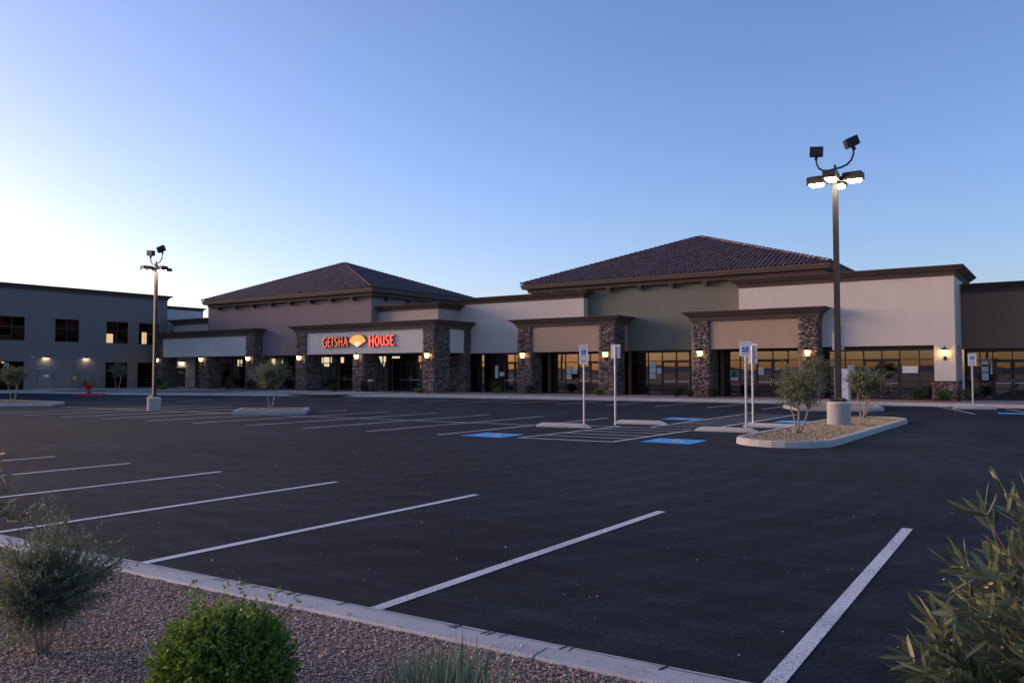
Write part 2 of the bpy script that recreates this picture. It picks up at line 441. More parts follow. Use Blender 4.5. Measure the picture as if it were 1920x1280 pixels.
# accessible bays with hatched aisles
strip(-12.15, 17.85, -12.0, 23.4); strip(-9.5, 18.05, -9.42, 22.9)
strip(-12.2, 17.80, -9.5, 18.05, 0.12, 0.0052)
for k in range(1, 6):
    strip(-12.0, 17.85 + 1.05 * k, -9.52, 18.1 + 1.05 * k, 0.10, 0.0056)
strip(-11.05, 23.65, -11.3, 34.5); strip(-9.2, 23.9, -9.3, 34.0)
for k in range(10):
    strip(-11.0, 24.4 + 1.0 * k, -9.3, 24.55 + 1.0 * k, 0.10, 0.0056)
strip(-14.5, 22.4, -12.0, 23.4, 0.10, 0.0052)
strip(-9.4, 22.9, -7.0, 23.2, 0.10, 0.0052)
# bays along the shops
for i in range(13):
    x = -12.0 - 2.78 * i
    yb = 44.9 if x > -21 else 44.9 - (abs(x + 21)) * 0.20
    strip(x, yb - 6.9, x - 0.2, yb - 0.15)
strip(-5.47, 45.9, -3.3, 38.9); strip(-2.56, 45.1, -0.8, 38.9)
for i in range(4):
    strip(-44 - 3.0 * i, 28.0, -46.5 - 3.0 * i, 32.2)


def wheelchair(scale, z, tilt=None):
    """seated figure on a wheel, drawn in the plane (u right, v up)"""
    mb = MB()
    def stroke(pts, w):
        for (a, b) in zip(pts[:-1], pts[1:]):
            d = (Vector(b) - Vector(a)).normalized(); n = Vector((-d.y, d.x)) * w / 2; e = d * w * 0.3
            A = Vector(a) - e; B = Vector(b) + e
            mb.quad(*[(p.x * scale, p.y * scale, z) for p in (A - n, B - n, B + n, A + n)])
    mb.quad(*[(scale * (-0.06 + 0.085 * math.cos(t)), scale * (0.40 + 0.085 * math.sin(t)), z) for t in np.linspace(0, 2 * math.pi, 12, endpoint=False)])
    stroke([(-0.06, 0.29), (-0.03, 0.0), (0.17, 0.0), (0.27, -0.27), (0.36, -0.24)], 0.075)
    stroke([(-0.05, 0.16), (0.15, 0.16)], 0.06)
    stroke([(-0.09 + 0.24 * math.cos(t), -0.12 + 0.24 * math.sin(t)) for t in np.linspace(R(115), R(340), 12)], 0.07)
    return mb


for (x, y, rz) in ((-13.25, 18.1, 0.05), (-8.3, 19.15, 0.05), (-12.0, 28.5, 3.19), (-7.95, 29.0, 3.19), (-1.9, 40.2, 0.1)):
    b = MB().quad((-.66, -.66, 0), (.66, -.66, 0), (.66, .66, 0), (-.66, .66, 0)).build('painted_symbol', M['blue_paint'], lot)
    b.location = (x, y, 0.006); b.rotation_euler = (0, 0, rz)
    wheelchair(1.15, 0.003).build('white_figure', M['line'], b)

# pavement in front of the shops, with kerb blocks along its edge
KERB = [(40, 46.3), (14, 46.3), (-8, 46.2), (-15.3, 45.4), (-21, 44.9), (-28, 44.0), (-35, 42.8), (-41, 41.1), (-47.4, 39.1), (-52.6, 37.2), (-57.7, 35.3), (-61, 33.9), (-64, 33.0), (-71, 32.4), (-73.6, 31.2), (-74.6, 28.5), (-74.8, 22), (-74.8, 8), (-74.8, -6)]
inner = KERB
sw = MB().poly([(40, 60)] + [(p[0] + (0.16 if p[0] < -72 else 0) * -1, p[1] + (0.16 if p[0] >= -72 else 0)) for p in inner] + [(-90, -6), (-90, 60)], 0.005, 0.16)
sw = tag(sw.build('pavement', M['concrete']), 'pale concrete pavement along the shop fronts', 'pavement', kind='structure')


def kerb_pieces(path, prof, parent, mat, step=3.0, gap=0.012, name='kerb_block', closed=False):
    pts = [Vector(p) for p in path]
    if closed: pts.append(pts[0])
    # resample with corners kept
    out = [pts[0]]; cuts = []
    acc = 0.0; seg = [pts[0]]
    for a, b in zip(pts[:-1], pts[1:]):
        L = (b - a).length; d = (b - a) / L; t = 0.0
        while acc + (L - t) >= step:
            t += step - acc; p = a + d * t; seg.append(p - d * gap * 0.5); cuts.append(seg); seg = [p + d * gap * 0.5]; acc = 0.0
        acc += L - t
        if (b - seg[-1]).length > 1e-3: seg.append(b)
    if len(seg) > 1: cuts.append(seg)
    for s_ in cuts:
        s2 = [s_[0]]
        for p in s_[1:]:
            if (p - s2[-1]).length > 0.02: s2.append(p)
        if len(s2) > 1:
            MB().sweep(prof, [(p.x, p.y) for p in s2]).build(name, mat, parent)


# travelling right to left, outward (to the right of travel) is towards the building: use negative out for the road side
kerb_pieces(KERB, [(0.17, 0.0), (0.0, 0.0), (0.015, 0.13), (0.035, 0.165), (0.17, 0.17)], sw, M['kerb'])
# red block paving in front of the right-hand shops
px0 = []
pv = thing('paving_strip', 'reddish paved strip between pavement and right shop fronts', 'paving')
pv['kind'] = 'structure'; del pv['category']
for i in range(26):
    x = -41 + i * 1.98
    y0 = 46.9 if x > -15 else 46.9 - max(0, (-15 - x)) * 0.075
    for j in range(2):
        ya = y0 + j * 1.5
        MB().box(x, x + 1.96, ya, ya + 1.48, 0.155, 0.176 + 0.002 * ((i + j) % 2)).build('paving_slab', M['paver'], pv)
# planted gravel strip in front of the left shops
gs = MB().poly([(-42.5, 43.0), (-47.3, 41.0), (-52.6, 38.6), (-57.6, 36.2), (-61, 34.9), (-64, 34.0), (-71, 33.5), (-72.5, 34), (-72.5, 45.9), (-42.5, 45.9)], 0.15, 0.20).build('planting_strip', M['bed'])
tag(gs, 'gravel planting strip in front of the left shops', 'gravel strip', kind='structure')
for (xa, xb) in ((-54.4, -49.4), (-47.4, -42.6), (-68.0, -63.6)):
    MB().box(xa, xb, 38.9 if xa > -60 else 36.0, 45.9, 0.19, 0.212).build('path_slab', M['concrete'], gs)


def pebbles(name, pts, z, smin, smax, mat, parent=None, seed=1, flat=0.6):
    r = np.random.default_rng(seed); n = len(pts)
    base = np.array([[1, 0, 0], [-1, 0, 0], [0, 1, 0], [0, -1, 0], [0, 0, 1], [0, 0, -1]], float)
    tri = np.array([[0, 2, 4], [2, 1, 4], [1, 3, 4], [3, 0, 4], [2, 0, 5], [1, 2, 5], [3, 1, 5], [0, 3, 5]])
    s = r.uniform(smin, smax, n)[:, None, None] * 0.5
    V = base[None] * (1 + r.uniform(-0.3, 0.3, (n, 6, 1))) * s * np.array([1.25, 0.9, flat])[None, None]
    V += r.uniform(-0.2, 0.2, (n, 6, 3)) * s
    a = r.uniform(0, 6.28, n); b = r.uniform(-0.6, 0.6, n)
    ca, sa, cb, sb = np.cos(a), np.sin(a), np.cos(b), np.sin(b)
    Rm = np.zeros((n, 3, 3)); Rm[:, 0, 0] = ca * cb; Rm[:, 0, 1] = -sa; Rm[:, 0, 2] = ca * sb; Rm[:, 1, 0] = sa * cb; Rm[:, 1, 1] = ca; Rm[:, 1, 2] = sa * sb; Rm[:, 2, 0] = -sb; Rm[:, 2, 2] = cb
    V = np.einsum('nij,nkj->nki', Rm, V)
    V[:, :, 0] += pts[:, 0, None]; V[:, :, 1] += pts[:, 1, None]; V[:, :, 2] += (z + r.uniform(-0.2, 0.5, n) * smax * 0.5)[:, None]
    F = (tri[None] + (np.arange(n) * 6)[:, None, None]).reshape(-1, 3)
    me = npmesh(name, V.reshape(-1, 3), F, mat, np.repeat(r.random(n), 6))
    return link(name, me, parent)


def kerb_line(x): return 4.60 + 0.067 * x      # asphalt edge of the near kerb


gb = MB().poly([(-30, kerb_line(-30) - .5), (-30, -6), (14, -6), (14, kerb_line(14) - .5)], -0.05, 0.095).build('gravel_bed', M['bed'])
tag(gb, 'pinkish gravel bed in front of the viewer', 'gravel bed', kind='structure')
fk = thing('kerb', 'low concrete kerb and gutter between gravel bed and asphalt', 'kerb'); fk['kind'] = 'structure'; del fk['category']
kerb_pieces([(-30, kerb_line(-30)), (14, kerb_line(14))], [(-0.02, -0.03), (-0.02, 0.010), (0.0, 0.014), (0.27, 0.004), (0.285, 0.07), (0.31, 0.105), (0.335, 0.112), (0.50, 0.116), (0.515, 0.10), (0.515, -0.03)], fk, M['kerb'], 3.05, 0.016)
for i in range(18):  # thin dark streaks slanting across the gutter
    x = random.choice([random.uniform(-6.2, -3.0), random.uniform(-6, -1.2)]); L = random.uniform(0.08, 0.24)
    y = kerb_line(x); w = random.uniform(0.008, 0.022)
    MB().quad((x - 0.03, y + 0.01, 0.0165), (x + w - 0.03, y + 0.01, 0.0165), (x + w - L * .45, y - L, 0.0165 - L * .03), (x - L * .45, y - L, 0.0165 - L * .03)).build('dark_streak', M['asphalt'], fk)
# ragged asphalt edge lapping the gutter
mb = MB(); xs = np.arange(-14, 5, 0.09)
ds = 0.022 + 0.010 * np.sin(xs * 5.1) * np.sin(xs * 1.7 + 1) + RNG.uniform(-.007, .007, len(xs))
for a, b, da, db in zip(xs[:-1], xs[1:], ds[:-1], ds[1:]):
    ya, yb = kerb_line(a), kerb_line(b)
    mb.quad((a, ya - da, 0.0155), (b, yb - db, 0.0155), (b, yb + .04, 0.0025), (a, ya + .04, 0.0025))
mb.build('asphalt_edge', M['asphalt'], lot)

r = np.random.default_rng(5)
n = 120000
X = r.uniform(-11, 0.3, n); D = r.uniform(0, 2.9, n) ** 1.0
P = np.stack([X, 4.60 + 0.067 * X - 0.515 - D], 1)
gravel = pebbles('gravel', P, 0.098, 0.009, 0.020, M['pebble'], gb, 3)
tag(gravel, kind='stuff')
# some pebbles have strayed onto the kerb and asphalt
n = 60
X = r.uniform(-9, -1, n); P = np.stack([X, 4.60 + 0.067 * X - 0.5 + r.uniform(0, .12, n)], 1)
tag(pebbles('stray_gravel', P, 0.12, 0.012, 0.024, M['pebble'], gb, 8), kind='stuff')
n = 260
X = r.uniform(-16, 2, n); P = np.stack([X, 4.7 + 0.067 * X + r.uniform(0, 9, n) ** 1.15 * .7], 1)
tag(pebbles('loose_grit', P, 0.004, 0.006, 0.020, M['pebble'], lot, 9), kind='stuff')


def rounded(x0, x1, y0, y1, r0, n=7):
    pts = []
    for (cx, cy, a0) in ((x1 - r0, y0 + r0, -90), (x1 - r0, y1 - r0, 0), (x0 + r0, y1 - r0, 90), (x0 + r0, y0 + r0, 180)):
        for i in range(n):
            t = R(a0 + 90 * i / (n - 1)); pts.append((cx + r0 * math.cos(t), cy + r0 * math.sin(t)))
    return pts


def inside(poly, P):
    x, y = P[:, 0], P[:, 1]; c = np.zeros(len(P), bool); j = len(poly) - 1
    for i in range(len(poly)):
        xi, yi = poly[i]; xj, yj = poly[j]
        m = ((yi > y) != (yj > y)) & (x < (xj - xi) * (y - yi) / (yj - yi + 1e-12) + xi)
        c ^= m; j = i
    return c


def island(name, label, pts, h=0.15, seed=1, dens=110, fill='pebble_gold', size=(0.03, 0.055)):
    t = thing(name, label, 'kerbed island')
    c = Vector((sum(p[0] for p in pts) / len(pts), sum(p[1] for p in pts) / len(pts)))
    t.location = (c.x, c.y, 0)
    loc = [(p[0] - c.x, p[1] - c.y) for p in pts]
    MB().sweep([(0.0, 0.0), (-0.015, h * .8), (-0.04, h), (-0.15, h), (-0.16, 0)], loc, True).build('kerb', M['concrete'], t)
    inn = [Vector(p) * (1 - 0.10 / max(0.3, Vector(p).length)) for p in loc]
    MB().poly([(p.x, p.y) for p in inn], 0.01, h - 0.035).build('gravel_fill', M['bed'], t)
    P = np.array(loc); lo, hi = P.min(0), P.max(0); rr = np.random.default_rng(seed)
    n = int(dens * (hi - lo).prod() * 4); Q = rr.uniform(lo, hi, (n, 2)); Q = Q[inside([(p.x, p.y) for p in inn], Q * 1.04)]
    tag(pebbles('gravel', Q, h - 0.03, *size, M[fill], t, seed, 0.5), kind='stuff')
    return t


island('planting_island', 'long kerbed gravel island holding the tall lit lamp post', rounded(-6.92, -4.60, 18.85, 31.5, 1.15), 0.16, 3)
island('planting_island', 'diamond kerbed planter with a lone round olive tree mid car park', [(-30.7, 22.7), (-28.5, 20.6), (-26.3, 22.6), (-28.5, 24.8)], 0.16, 4, 90)
island('planting_island', 'narrow kerbed planter at the far left edge of the car park', [(-52.5, 19.6), (-46.0, 18.2), (-43.6, 20.6), (-45.5, 22.2), (-52.5, 22.0)], 0.14, 5, 30)
island('planting_island', 'far gravel island with pointed kerb in front of the shops behind the lamp', [(-10.2, 37.5), (-7.4, 38.6), (-7.0, 40.0), (-8.4, 45.0), (-11.6, 45.0), (-11.6, 40.0)], 0.15, 6, 60, 'pebble')

# far hills behind the viewer, seen mirrored in the shop windows
def ridge(name, label, dist, a0, a1, h, seed, amp):
    rr = random.Random(seed); n = 140; mb = MB(); V = []
    ph = [(rr.uniform(0, 6.28), rr.uniform(.6, 1.4)) for _ in range(7)]
    for i in range(n):
        t = i / (n - 1); a = R(a0 + (a1 - a0) * t)
        e = sum(math.sin(ph[k][0] + t * ph[k][1] * 6.0 * 1.75 ** k) / 1.55 ** k for k in range(7))
        z = max(8, h * (.3 + t) + amp * e)
        V.append((dist * math.cos(a), dist * math.sin(a), z, 1.12 * dist * math.cos(a), 1.12 * dist * math.sin(a)))
    for p, q in zip(V[:-1], V[1:]):
        c = 0.90
        mb.quad((p[0] * c, p[1] * c, -1), (q[0] * c, q[1] * c, -1), (q[0], q[1], q[2]), (p[0], p[1], p[2]))
        mb.quad((p[0], p[1], p[2]), (q[0], q[1], q[2]), (q[3], q[4], -1), (p[3], p[4], -1))
    return tag(mb.build(name, M['hill']), label, 'hills', kind='structure')


ridge('hills', 'dark mountain ridge mirrored in the shop windows', 7000, 190, 300, 62, 4, 26)

# ================================================================== BUILDINGS
def place(root, loc):
    """move a thing's origin to its base while its parts stay put"""
    root.location = loc
    for c in root.children: c.location = Vector(c.location) - Vector(loc)


def stones_on(x0, x1, y0, y1, z0, z1, faces, rr):
    V = []; F = []; T = []
    def stone(o, u, L, h, z, d):
        nrm = Vector((u.y, -u.x, 0))
        b = len(V); g_ = 0.006
        p = [o + u * g_ + Vector((0, 0, z + g_)), o + u * (L - g_) + Vector((0, 0, z + g_)), o + u * (L - g_) + Vector((0, 0, z + h - g_)), o + u * g_ + Vector((0, 0, z + h - g_))]
        for q in p: V.append(tuple(q))
        for k, q in enumerate(p): V.append(tuple(q + nrm * (d + rr.uniform(-.006, .006))))
        t = rr.random()
        T.extend([t] * 8)
        F.append((b + 4, b + 5, b + 6, b + 7))
        for i in range(4):
            j = (i + 1) % 4; F.append((b + i, b + j, b + 4 + j, b + 4 + i))
    sides = {'f': (Vector((x0, y0, 0)), Vector((1, 0, 0)), x1 - x0), 'r': (Vector((x1, y0, 0)), Vector((0, 1, 0)), y1 - y0),
             'b': (Vector((x1, y1, 0)), Vector((-1, 0, 0)), x1 - x0), 'l': (Vector((x0, y1, 0)), Vector((0, -1, 0)), y1 - y0)}
    for fc in faces:
        o, u, L = sides[fc]
        z = z0
        while z < z1 - 0.03:
            h = min(rr.choice([0.045, 0.06, 0.07, 0.085, 0.10]), z1 - z)
            if z1 - z - h < 0.03: h = z1 - z
            t = 0.0
            while t < L - 0.02:
                l = rr.uniform(0.14, 0.46)
                if L - t - l < 0.10: l = L - t
                stone(o + u * t, u, l, h, z, rr.uniform(0.008, 0.045)); t += l
            z += h
    return V, F, T


def stone_pier(parent, x0, x1, y0, y1, z0, z1, faces='frlb', seed=0, name='pier'):
    p = MB().box(x0 + .001, x1 - .001, y0 + .001, y1 - .001, z0, z1).build(name, M['mortar'], parent)
    V, F, T = stones_on(x0, x1, y0, y1, z0, z1, faces, random.Random(seed))
    s = link('stone_cladding', npmesh('stone_cladding', V, F, M['stone'], T), p)
    tag(s, kind='stuff')
    return p


def cornice(parent, path, z0, z1, out=0.5, mat='cornice'):
    h = z1 - z0
    pr = [(-0.05, 0), (0.05, 0), (0.05, .10), (0.12, .12), (0.13, .24), (0.20, .36), (0.33, .50), (0.45, .58), (0.62, .60), (0.62, .70), (0.72, .73), (0.86, .80), (0.95, .92), (1.0, .94), (1.0, 1.0), (-0.05, 1.02)]
    return MB().sweep([(a * out, z0 + b * h) for a, b in pr], path).build('cornice', M[mat], parent)


def wall(parent, x0, x1, y0, y1, z0, z1, mat, name='wall'):
    return MB().box(x0, x1, y0, y1, z0, z1).build(name, M[mat], parent)


PANES = {}
def pane(parent, x0, x1, y, z0, z1, mat='glass'):
    mb = MB().box(x0, x1, y - 0.006, y + 0.006, z0, z1)
    a, b = random.uniform(-.0009, .0009) * (x1 - x0), random.uniform(-.0006, .0006) * (z1 - z0)
    mb.v = [(p[0], p[1] + (a if p[0] > (x0 + x1) / 2 else -a) + (b if p[2] > (z0 + z1) / 2 else -b), p[2]) for p in mb.v]
    return mb.build('pane', M[mat], parent)


def bay(parent, x0, x1, y, rows, w=0.055, d=0.12, mat='glass', name='window'):
    """framed glazing bay; rows = list of z levels"""
    mb = MB(); h = w / 2
    mb.box(x0, x0 + h, y - d / 2, y + d / 2, rows[0], rows[-1]); mb.box(x1 - h, x1, y - d / 2, y + d / 2, rows[0], rows[-1])
    for i, z in enumerate(rows):
        a = z if i == 0 else z - h; b = z if i == len(rows) - 1 else z + h
        if i == 0: b = z + w
        if i == len(rows) - 1: a = z - w
        mb.box(x0 + h, x1 - h, y - d / 2 + .002, y + d / 2 - .002, a, b)
    o = mb.build(name, M['frame'], parent)
    for i in range(len(rows) - 1):
        pane(o, x0 + h, x1 - h, y, rows[i] + (w if i == 0 else h), rows[i + 1] - (w if i == len(rows) - 2 else h), mat)
    return o


def door(parent, x0, x1, y, z0, z1, hinge, zr=1.2, mat='glass'):
    """glass leaf with wide stiles, a push bar and a D handle"""
    mb = MB(); w = 0.10
    a, b = x0 + .012, x1 - .012
    mb.box(a, a + w, y - .03, y + .03, z0 + .01, z1); mb.box(b - w, b, y - .03, y + .03, z0 + .01, z1)
    mb.box(a + w, b - w, y - .028, y + .028, z0 + .01, z0 + .22); mb.box(a + w, b - w, y - .028, y + .028, z1 - .11, z1)
    o = mb.build('door', M['frame'], parent)
    pane(o, a + w, b - w, y, z0 + .22, z1 - .11, mat)
    MB().box(a + w, b - w, y - .075, y - .050, zr - .09, zr - .055).build('push_bar', M['steel'], o)
    hx = b - .06 if hinge == 'l' else a + .06
    s = -1 if hinge == 'l' else 1
    MB().tube([(hx, y - .03, zr - .16), (hx, y - .10, zr - .15), (hx + .0 * s, y - .11, zr), (hx, y - .10, zr + .15), (hx, y - .03, zr + .16)], 0.014, 6).build('handle', M['steel'], o)
    return o


def front(parent, xs, y, z0, zm, zt, z1, doors=(), mat='glass'):
    for i, (a, b) in enumerate(zip(xs[:-1], xs[1:])):
        if i in doors:
            door(parent, a, b, y, z0, zt, 'l' if (i + 1) in doors and i not in (doors[1::2]) else 'r', mat=mat)
            bay(parent, a, b, y, [zt, z1], mat=mat)
        else:
            bay(parent, a, b, y, [z0, zm, zt, z1], mat=mat)


def notice(parent, x, y, z, w, h, mat='paper'):
    return MB().box(x, x + w, y - .024, y - .018, z, z + h).build('notice', M[mat], parent)


def tile_face(V, F, T, A, B, C, rr, tw=0.32, th=0.40):
    """barrel tiles over the triangle A-B (eave) C (apex)"""
    A, B, C = Vector(A), Vector(B), Vector(C)
    u = (B - A).normalized(); L = (B - A).length
    foot = A + u * (C - A).dot(u); v = (C - foot); H = v.length; v = v / H; n = u.cross(v).normalized()
    if n.z < 0: n = -n
    apex_u = (C - A).dot(u)
    rows = int(H / th) + 1
    prof = [(0.0, 0.0), (0.08, 0.045), (0.20, 0.095), (0.33, 0.112), (0.46, 0.095), (0.58, 0.045), (0.66, 0.006), (0.83, -0.004), (1.0, 0.0)]
    k = len(prof)
    for rI in range(rows):
        v0 = rI * th - 0.06; v1 = v0 + th + 0.03
        vm = min(max(v0 + th * .5, 0), H)
        lo = apex_u * vm / H; hi = L - (L - apex_u) * vm / H
        off = 0.0
        c0 = int(math.floor(lo / tw)); c1 = int(math.ceil(hi / tw))
        for c in range(c0, c1):
            uc = (c + .5) * tw
            if uc < lo - .02 or uc > hi + .02: continue
            t = min(1, max(0, rr.gauss(0.52, 0.15))); b = len(V); jit = rr.uniform(-.008, .008)
            for (vv, nn) in ((v0, 0.080), (v1, 0.012)):
                for (pu, pn) in prof:
                    p = A + u * ((c + pu) * tw) + v * vv + n * (pn + nn + jit); V.append(tuple(p)); T.append(t)
            for (pu, pn) in prof:      # front lip, shade between the rows put in as a darker tone
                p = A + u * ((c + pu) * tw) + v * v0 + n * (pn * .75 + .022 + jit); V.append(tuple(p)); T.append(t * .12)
            for q in range(k - 1):
                F.append((b + q, b + q + 1, b + k + q + 1, b + k + q))
                F.append((b + 2 * k + q, b + 2 * k + q + 1, b + q + 1, b + q))
    return


def hip_roof(parent, x0, x1, y0, y1, z, apex, seed):
    A, B, C, D = (x0, y0, z), (x1, y0, z), (x1, y1, z), (x0, y1, z)
    mb = MB()
    dz = -0.03
    for p, q in ((A, B), (B, C), (C, D), (D, A)):
        mb.quad((p[0], p[1], p[2] + dz), (q[0], q[1], q[2] + dz), (apex[0], apex[1], apex[2] + dz))
    mb.quad(*[(p[0], p[1], p[2] + dz - .01) for p in (D, C, B, A)])
    roof = mb.build('roof', M['roofdeck'], parent)
    V, F, T = [], [], []; rr = random.Random(seed)
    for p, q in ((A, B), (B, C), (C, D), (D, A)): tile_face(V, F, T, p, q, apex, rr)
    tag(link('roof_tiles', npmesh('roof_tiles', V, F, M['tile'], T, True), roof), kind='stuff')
    # hip caps
    V, F, T = [], [], []
    for p in (A, B, C, D):
        a = Vector(p) + Vector((0, 0, .02)); b = Vector(apex) + Vector((0, 0, .02)); d = (b - a); L = d.length; d /= L
        s = d.cross(Vector((0, 0, 1))).normalized(); n_ = s.cross(d).normalized()
        k = int(L / .40)
        for i in range(k):
            q0 = a + d * (i * L / k - .03); q1 = a + d * ((i + 1) * L / k + .03); t = min(1, max(0, rr.gauss(.6, .2))); b0 = len(V)
            for q, rad, lift in ((q0, .17, .075), (q1, .135, .035)):
                for w in range(7):
                    an = math.pi * w / 6; V.append(tuple(q + s * math.cos(an) * rad + n_ * (math.sin(an) * rad * .8 + lift))); T.append(t)
            for w in range(6): F.append((b0 + w, b0 + w + 1, b0 + 8 + w, b0 + 7 + w))
            V.append(tuple(q0 + n_ * (-.02))); T.append(t * .4); cI = len(V) - 1  # end of the cap, its shade given as a lower tone
            for w in range(6): F.append((b0 + w + 1, b0 + w, cI, cI))
    F = [f if f[2] != f[3] else (f[0], f[1], f[2], f[2]) for f in F]
    me = bpy.data.meshes.new('hip_caps'); me.from_pydata(V, [], [tuple(dict.fromkeys(f)) for f in F]); me.materials.append(M['tile'])
    at = me.attributes.new('tone', 'FLOAT', 'POINT'); at.data.foreach_set('value', np.array(T, np.float32))
    tag(link('hip_caps', me, roof), kind='stuff')
    return roof


def eaves(parent, x0, x1, y0, y1, z):
    """fascia, soffit and under-moulding of an overhanging hip roof; x0.. is the eave line"""
    P = [(x0, y1), (x0, y0), (x1, y0), (x1, y1)]
    MB().sweep([(0.02, z), (0.02, z - .17), (-.02, z - .19), (-.04, z - .33), (-.10, z - .36), (-.34, z - .37), (-.36, z - .44), (-.40, z - .62), (-.85, z - .64), (-.85, z)], P).build('eaves_fascia', M['cornice'], parent)


def bracket(parent, x, y, z):
    """shaped corbel: stepped block under the eaves"""
    mb = MB()
    mb.box(x - .17, x + .17, y - .46, y + .01, z - .10, z)
    mb.box(x - .14, x + .14, y - .40, y + .01, z - .24, z - .101)
    mb.box(x - .14, x + .14, y - .24, y + .01, z - .34, z - .241)
    return mb.build('bracket', M['cornice'], parent)


Z0 = 0.165
# ------------------------------------------------------------------ left shop building
LB = thing('shop_building', 'taupe shop building with tiled hip roof and lit red sign on its porch', 'building')
wall(LB, -70.16, -47.64, 47.9, 60.2, 3.30, 8.32, 'purple')
wall(LB, -47.63, -41.06, 48.7, 61.0, 3.302, 7.0, 'beige')
wall(LB, -79.45, -70.17, 50.0, 58.0, 3.302, 7.2, 'beige')
hip_roof(LB, -69.95, -46.75, 47.05, 61.0, 8.72, (-58.35, 54.92, 12.42), 21)
eaves(LB, -69.95, -46.75, 47.05, 61.0, 8.72)
for i in range(8): bracket(LB, -68.2 + 2.66 * i, 47.9, 8.14)
for i in range(3): 
    b_ = bracket(LB, 0, 0, 8.14); b_.rotation_euler = (0, 0, R(90)); b_.location = (-47.64, 49.6 + 2.7 * i, 0)
cornice(LB, [(-47.62, 48.7), (-41.06, 48.7), (-41.06, 51.6)], 6.80, 7.26)
cornice(LB, [(-79.45, 56), (-79.45, 50.0), (-70.18, 50.0)], 6.78, 7.38)
# porch with the grey band (left)
for i, (a, b, zt) in enumerate(((-77.9, -76.67, 5.26), (-70.24, -68.98, 3.29), (-62.95, -61.75, 5.26))):
    stone_pier(LB, a, b, 47.0, 48.7 if i < 2 else 47.89, Z0, zt, 'frlb', 30 + i)
stone_pier(LB, -62.93, -61.77, 47.895, 48.7, Z0, 3.295, 'frlb', 39)
for k in range(5):                                        # band boards with open joints
    wall(LB, -76.67 + 2.744 * k + .006, -76.67 + 2.744 * (k + 1) - .006, 47.10, 47.89, 3.306, 5.24, 'bandgrey', 'fascia_band')
wall(LB, -76.6, -63.0, 47.13, 47.88, 3.31, 5.23, 'bandgrey', 'band_backing')
wall(LB, -77.85, -61.8, 47.06, 47.885, 5.241, 5.60, 'cornice', 'porch_roof')
wall(LB, -77.85, -70.2, 47.895, 50.0, 3.32, 5.6, 'bandgrey', 'porch_ceiling')
cornice(LB, [(-77.95, 50.0), (-77.95, 46.97), (-61.70, 46.97), (-61.70, 47.9)], 5.20, 5.80)
# porch with the sign
for i, (a, b, zt) in enumerate(((-55.92, -54.66, 5.26), (-48.81, -47.63, 3.29), (-41.15, -39.95, 5.26))):
    stone_pier(LB, a, b, 47.0, 48.8, Z0, zt if i != 0 else 3.29, 'frlb', 50 + i)
stone_pier(LB, -55.92, -54.66, 47.0, 47.89, 3.291, 5.26, 'fl', 57)
stone_pier(LB, -40.75, -39.95, 50.75, 51.49, Z0, 5.26, 'frl', 58)
stone_pier(LB, -42.2, -40.76, 51.0, 51.49, Z0, 3.29, 'f', 59, 'side_wall')
for a_, b_ in ((-54.66, -49.0), (-49.0, -47.4), (-47.4, -41.15)):
    wall(LB, a_ + .006, b_ - .006, 47.10, 47.89, 3.306, 5.24, 'bandgrey', 'fascia_band')
wall(LB, -54.6, -41.2, 47.13, 47.88, 3.31, 5.23, 'bandgrey', 'band_backing')
wall(LB, -41.05, -40.05, 48.81, 50.74, 3.31, 5.24, 'bandgrey', 'fascia_band')
wall(LB, -47.62, -41.06, 47.90, 48.69, 3.31, 5.6, 'bandgrey', 'porch_ceiling')
wall(LB, -55.9, -40.0, 47.06, 47.885, 5.241, 5.60, 'cornice', 'porch_roof')
wall(LB, -41.04, -40.0, 47.9, 51.4, 5.262, 5.60, 'cornice', 'porch_roof')
wall(LB, -41.04, -40.06, 50.745, 51.4, 3.31, 5.2, 'bandgrey', 'porch_ceiling')
cornice(LB, [(-55.97, 47.9), (-55.97, 46.95), (-39.90, 46.95), (-39.90, 51.49)], 5.20, 5.80)
# glazing
xsL = [-71.3, -69.5, -68.3, -67.1, -65.9, -64.5, -63.5, -62.3, -61.3, -60.2, -59.0, -57.7, -56.4, -55.2, -54.2, -53.2, -52.2, -50.9, -49.6, -48.6, -47.6, -46.55, -45.3, -44.1, -43.1, -42.2]
front(LB, xsL, 50.3, Z0, 1.2, 2.56, 3.20, (2, 3, 8, 9, 14, 15, 21, 22))
MB().box(-71.3, -42.2, 50.2, 50.45, 3.20, 3.298).build('header_beam', M['frame'], LB)
MB().box(-42.2, -42.05, 50.25, 51.0, Z0, 3.29).build('end_jamb', M['frame'], LB)
for x in (-47.96, -53.85, -59.6): MB().box(x, x + .16, 50.0, 50.2, Z0, 3.28).build('post', M['post'], LB)
stone_pier(LB, -76.9, -74.9, 51.0, 51.6, Z0, 3.29, 'fr', 61, 'side_wall')
wall(LB, -74.9, -71.31, 50.2, 50.6, Z0, 3.29, 'purple', 'side_wall')
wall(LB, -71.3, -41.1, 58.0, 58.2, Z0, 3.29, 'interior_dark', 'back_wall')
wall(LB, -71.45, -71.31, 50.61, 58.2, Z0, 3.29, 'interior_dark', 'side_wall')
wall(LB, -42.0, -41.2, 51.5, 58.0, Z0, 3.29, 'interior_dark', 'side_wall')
wall(LB, -63.1, -62.95, 50.5, 58.0, Z0, 3.29, 'interior_wall', 'partition')
wall(LB, -71.3, -42.0, 50.4, 58.0, 0.161, 0.172, 'floor_in', 'floor')
notice(LB, -58.6, 50.27, 1.35, .28, .9); notice(LB, -65.4, 50.27, 1.5, .5, .3)
